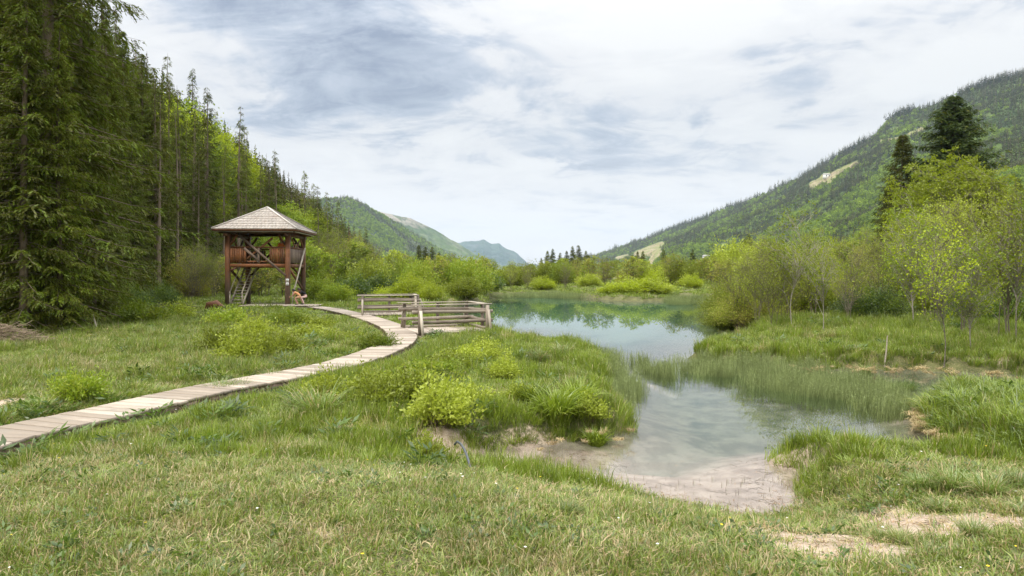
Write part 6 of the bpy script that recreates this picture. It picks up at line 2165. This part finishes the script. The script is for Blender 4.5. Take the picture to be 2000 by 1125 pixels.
# ------------------------------------------------------------------ small things on the ground
def sticks(n_, L0, spread, hgt, seed, rad0=0.012, mt='twig'):
    r = np.random.default_rng(seed)
    b = MB()
    a = r.random(n_) * 6.28
    c = np.stack([r.normal(0, spread, n_), r.normal(0, spread * 0.6, n_), np.zeros(n_)], 1)
    c[:, 2] = hgt * r.random(n_) * np.exp(-(c[:, 0] ** 2 + (c[:, 1] * 1.6) ** 2) / (1.6 * spread ** 2))
    d = np.stack([np.cos(a), np.sin(a) * 0.8, r.normal(0, 0.22, n_)], 1)
    ln_ = L0 * rnd(r, 0.4, 1.2, n_)[:, None]
    bow = r.normal(0, 0.12, (n_, 3)) * ln_
    tubes(b, np.stack([c - d * ln_ / 2, c + bow, c + d * ln_ / 2], 1), rad0 * rnd(r, 0.4, 1.6, n_)[:, None] * np.array([[1.2, 1, 0.5]]), 4)
    return b.mesh('sticks', [MAT[mt]])


p_ = P(12, 672, 0.4)
thing('brush_pile', 'heap of greyish brown cut branches at the left edge of the meadow', 'brush pile', (p_[0], p_[1], hz(p_[0], p_[1])), 0.3, None, sticks(800, 0.7, 0.75, 0.7, 1, 0.008, mt='twig'))
p_ = P(225, 608, 0.4)
thing('brush_pile', 'low scatter of dead twigs below the tall spruces', 'brush pile', (p_[0], p_[1], hz(p_[0], p_[1])), 0.1, None, sticks(90, 1.2, 0.9, 0.2, 2, mt='bark_grey'))
p_ = P(330, 606, 0.4)
thing('brush_pile', 'low heap of dead sticks left of the brown stump', 'brush pile', (p_[0], p_[1], hz(p_[0], p_[1])), 0.1, None, sticks(80, 1.2, 0.8, 0.3, 3, mt='bark_grey'))


def rod(name, label, cat, pts, radii, mt):
    a_ = np.array(pts, float)
    c_ = a_[0].copy()
    b = MB().tube(a_ - c_, radii, 7)
    return thing(name, label, cat, c_, 0, None, b.mesh(name, [MAT[mt]], True))


def pz(px, py, Y):
    return (PY(px, Y), Y, CAMZ - (py - HOR) / F * Y)


Ys = 18.6
rod('stake', 'thin white stripped stick standing in the inlet water', 'stick', [pz(1722, 742, Ys), pz(1727, 715, Ys), pz(1731, 685, Ys), pz(1733, 655, Ys)], [0.025, 0.022, 0.02, 0.014], 'rail_pale')
Yb = 11.6
rod('branch', 'bleached broken branch leaning from the dead grass of the islet', 'branch', [pz(1927, 898, Yb), pz(1930, 878, Yb), pz(1940, 862, Yb), pz(1952, 845, Yb)], [0.012, 0.011, 0.009, 0.005], 'rail_pale')
p1, p2 = P(140, 628, 0.45), P(168, 618, 0.9)
rod('branch', 'pale dead branch lying in the left meadow', 'branch', [p1, (p1 + p2) / 2 + (0, 0, 0.1), p2 + (0, 0, 0.1)], [0.05, 0.045, 0.02], 'rail_pale')
p1 = P(192, 646, 0.45)
rod('stick', 'short pale stick standing slanted in the left meadow', 'stick', [p1 - (0, 0, 0.1), p1 + (-0.12, 0, 0.32), p1 + (-0.2, 0, 0.62)], [0.03, 0.03, 0.02], 'rail_pale')
p1 = P(420, 606, 0.4)
rod('tree_stump', 'reddish brown mossy stump in the meadow left of the tower', 'stump', [p1 + (-0.55, 0, 0.0), p1 + (-0.35, 0, 0.28), p1 + (0.05, 0, 0.36), p1 + (0.5, 0.1, 0.12)], [0.12, 0.26, 0.28, 0.12], 'tower')
rubber = plain_mat('grey_rubber', (0.09, 0.10, 0.11), 0.45, 0.1, 20)
MAT['rubber'] = rubber
hp_ = []
for px, py, dz in ((888, 868, 0.0), (893, 870, 0.05), (900, 876, 0.06), (907, 884, 0.04), (913, 893, 0.0), (918, 902, -0.05), (924, 912, -0.12)):
    q_ = P(px, py, 0.42)
    hp_.append((q_[0], q_[1], 0.42 + dz))
rod('drain_hose', 'grey plastic hose arching out of the bank at the sandy shallows', 'hose', hp_, [0.015] * 7, 'rubber')
p1 = P(950, 893, 0.2)

# ------------------------------------------------------------------ the air of the valley
hm = bpy.data.materials.new('haze')
hm.use_nodes = True
ht = hm.node_tree
ht.nodes.clear()
ho = ht.nodes.new('ShaderNodeOutputMaterial')
hv = ht.nodes.new('ShaderNodeVolumePrincipled')
hv.inputs['Color'].default_value = (0.64, 0.79, 1.0, 1)
hv.inputs['Density'].default_value = 0.000065
hv.inputs['Anisotropy'].default_value = 0.2
ht.links.new(hv.outputs[0], ho.inputs['Volume'])
zt_ = max(float(S[..., 2].max()) for S in (SR, SF1, SF2, SF3, SF4)) + 60
hb = MB().box((0, 5300, (zt_ - 8) / 2), (9400, 11800, zt_ + 8))
hz_o = obj('haze', hb.mesh('haze', [hm]), kind='stuff')
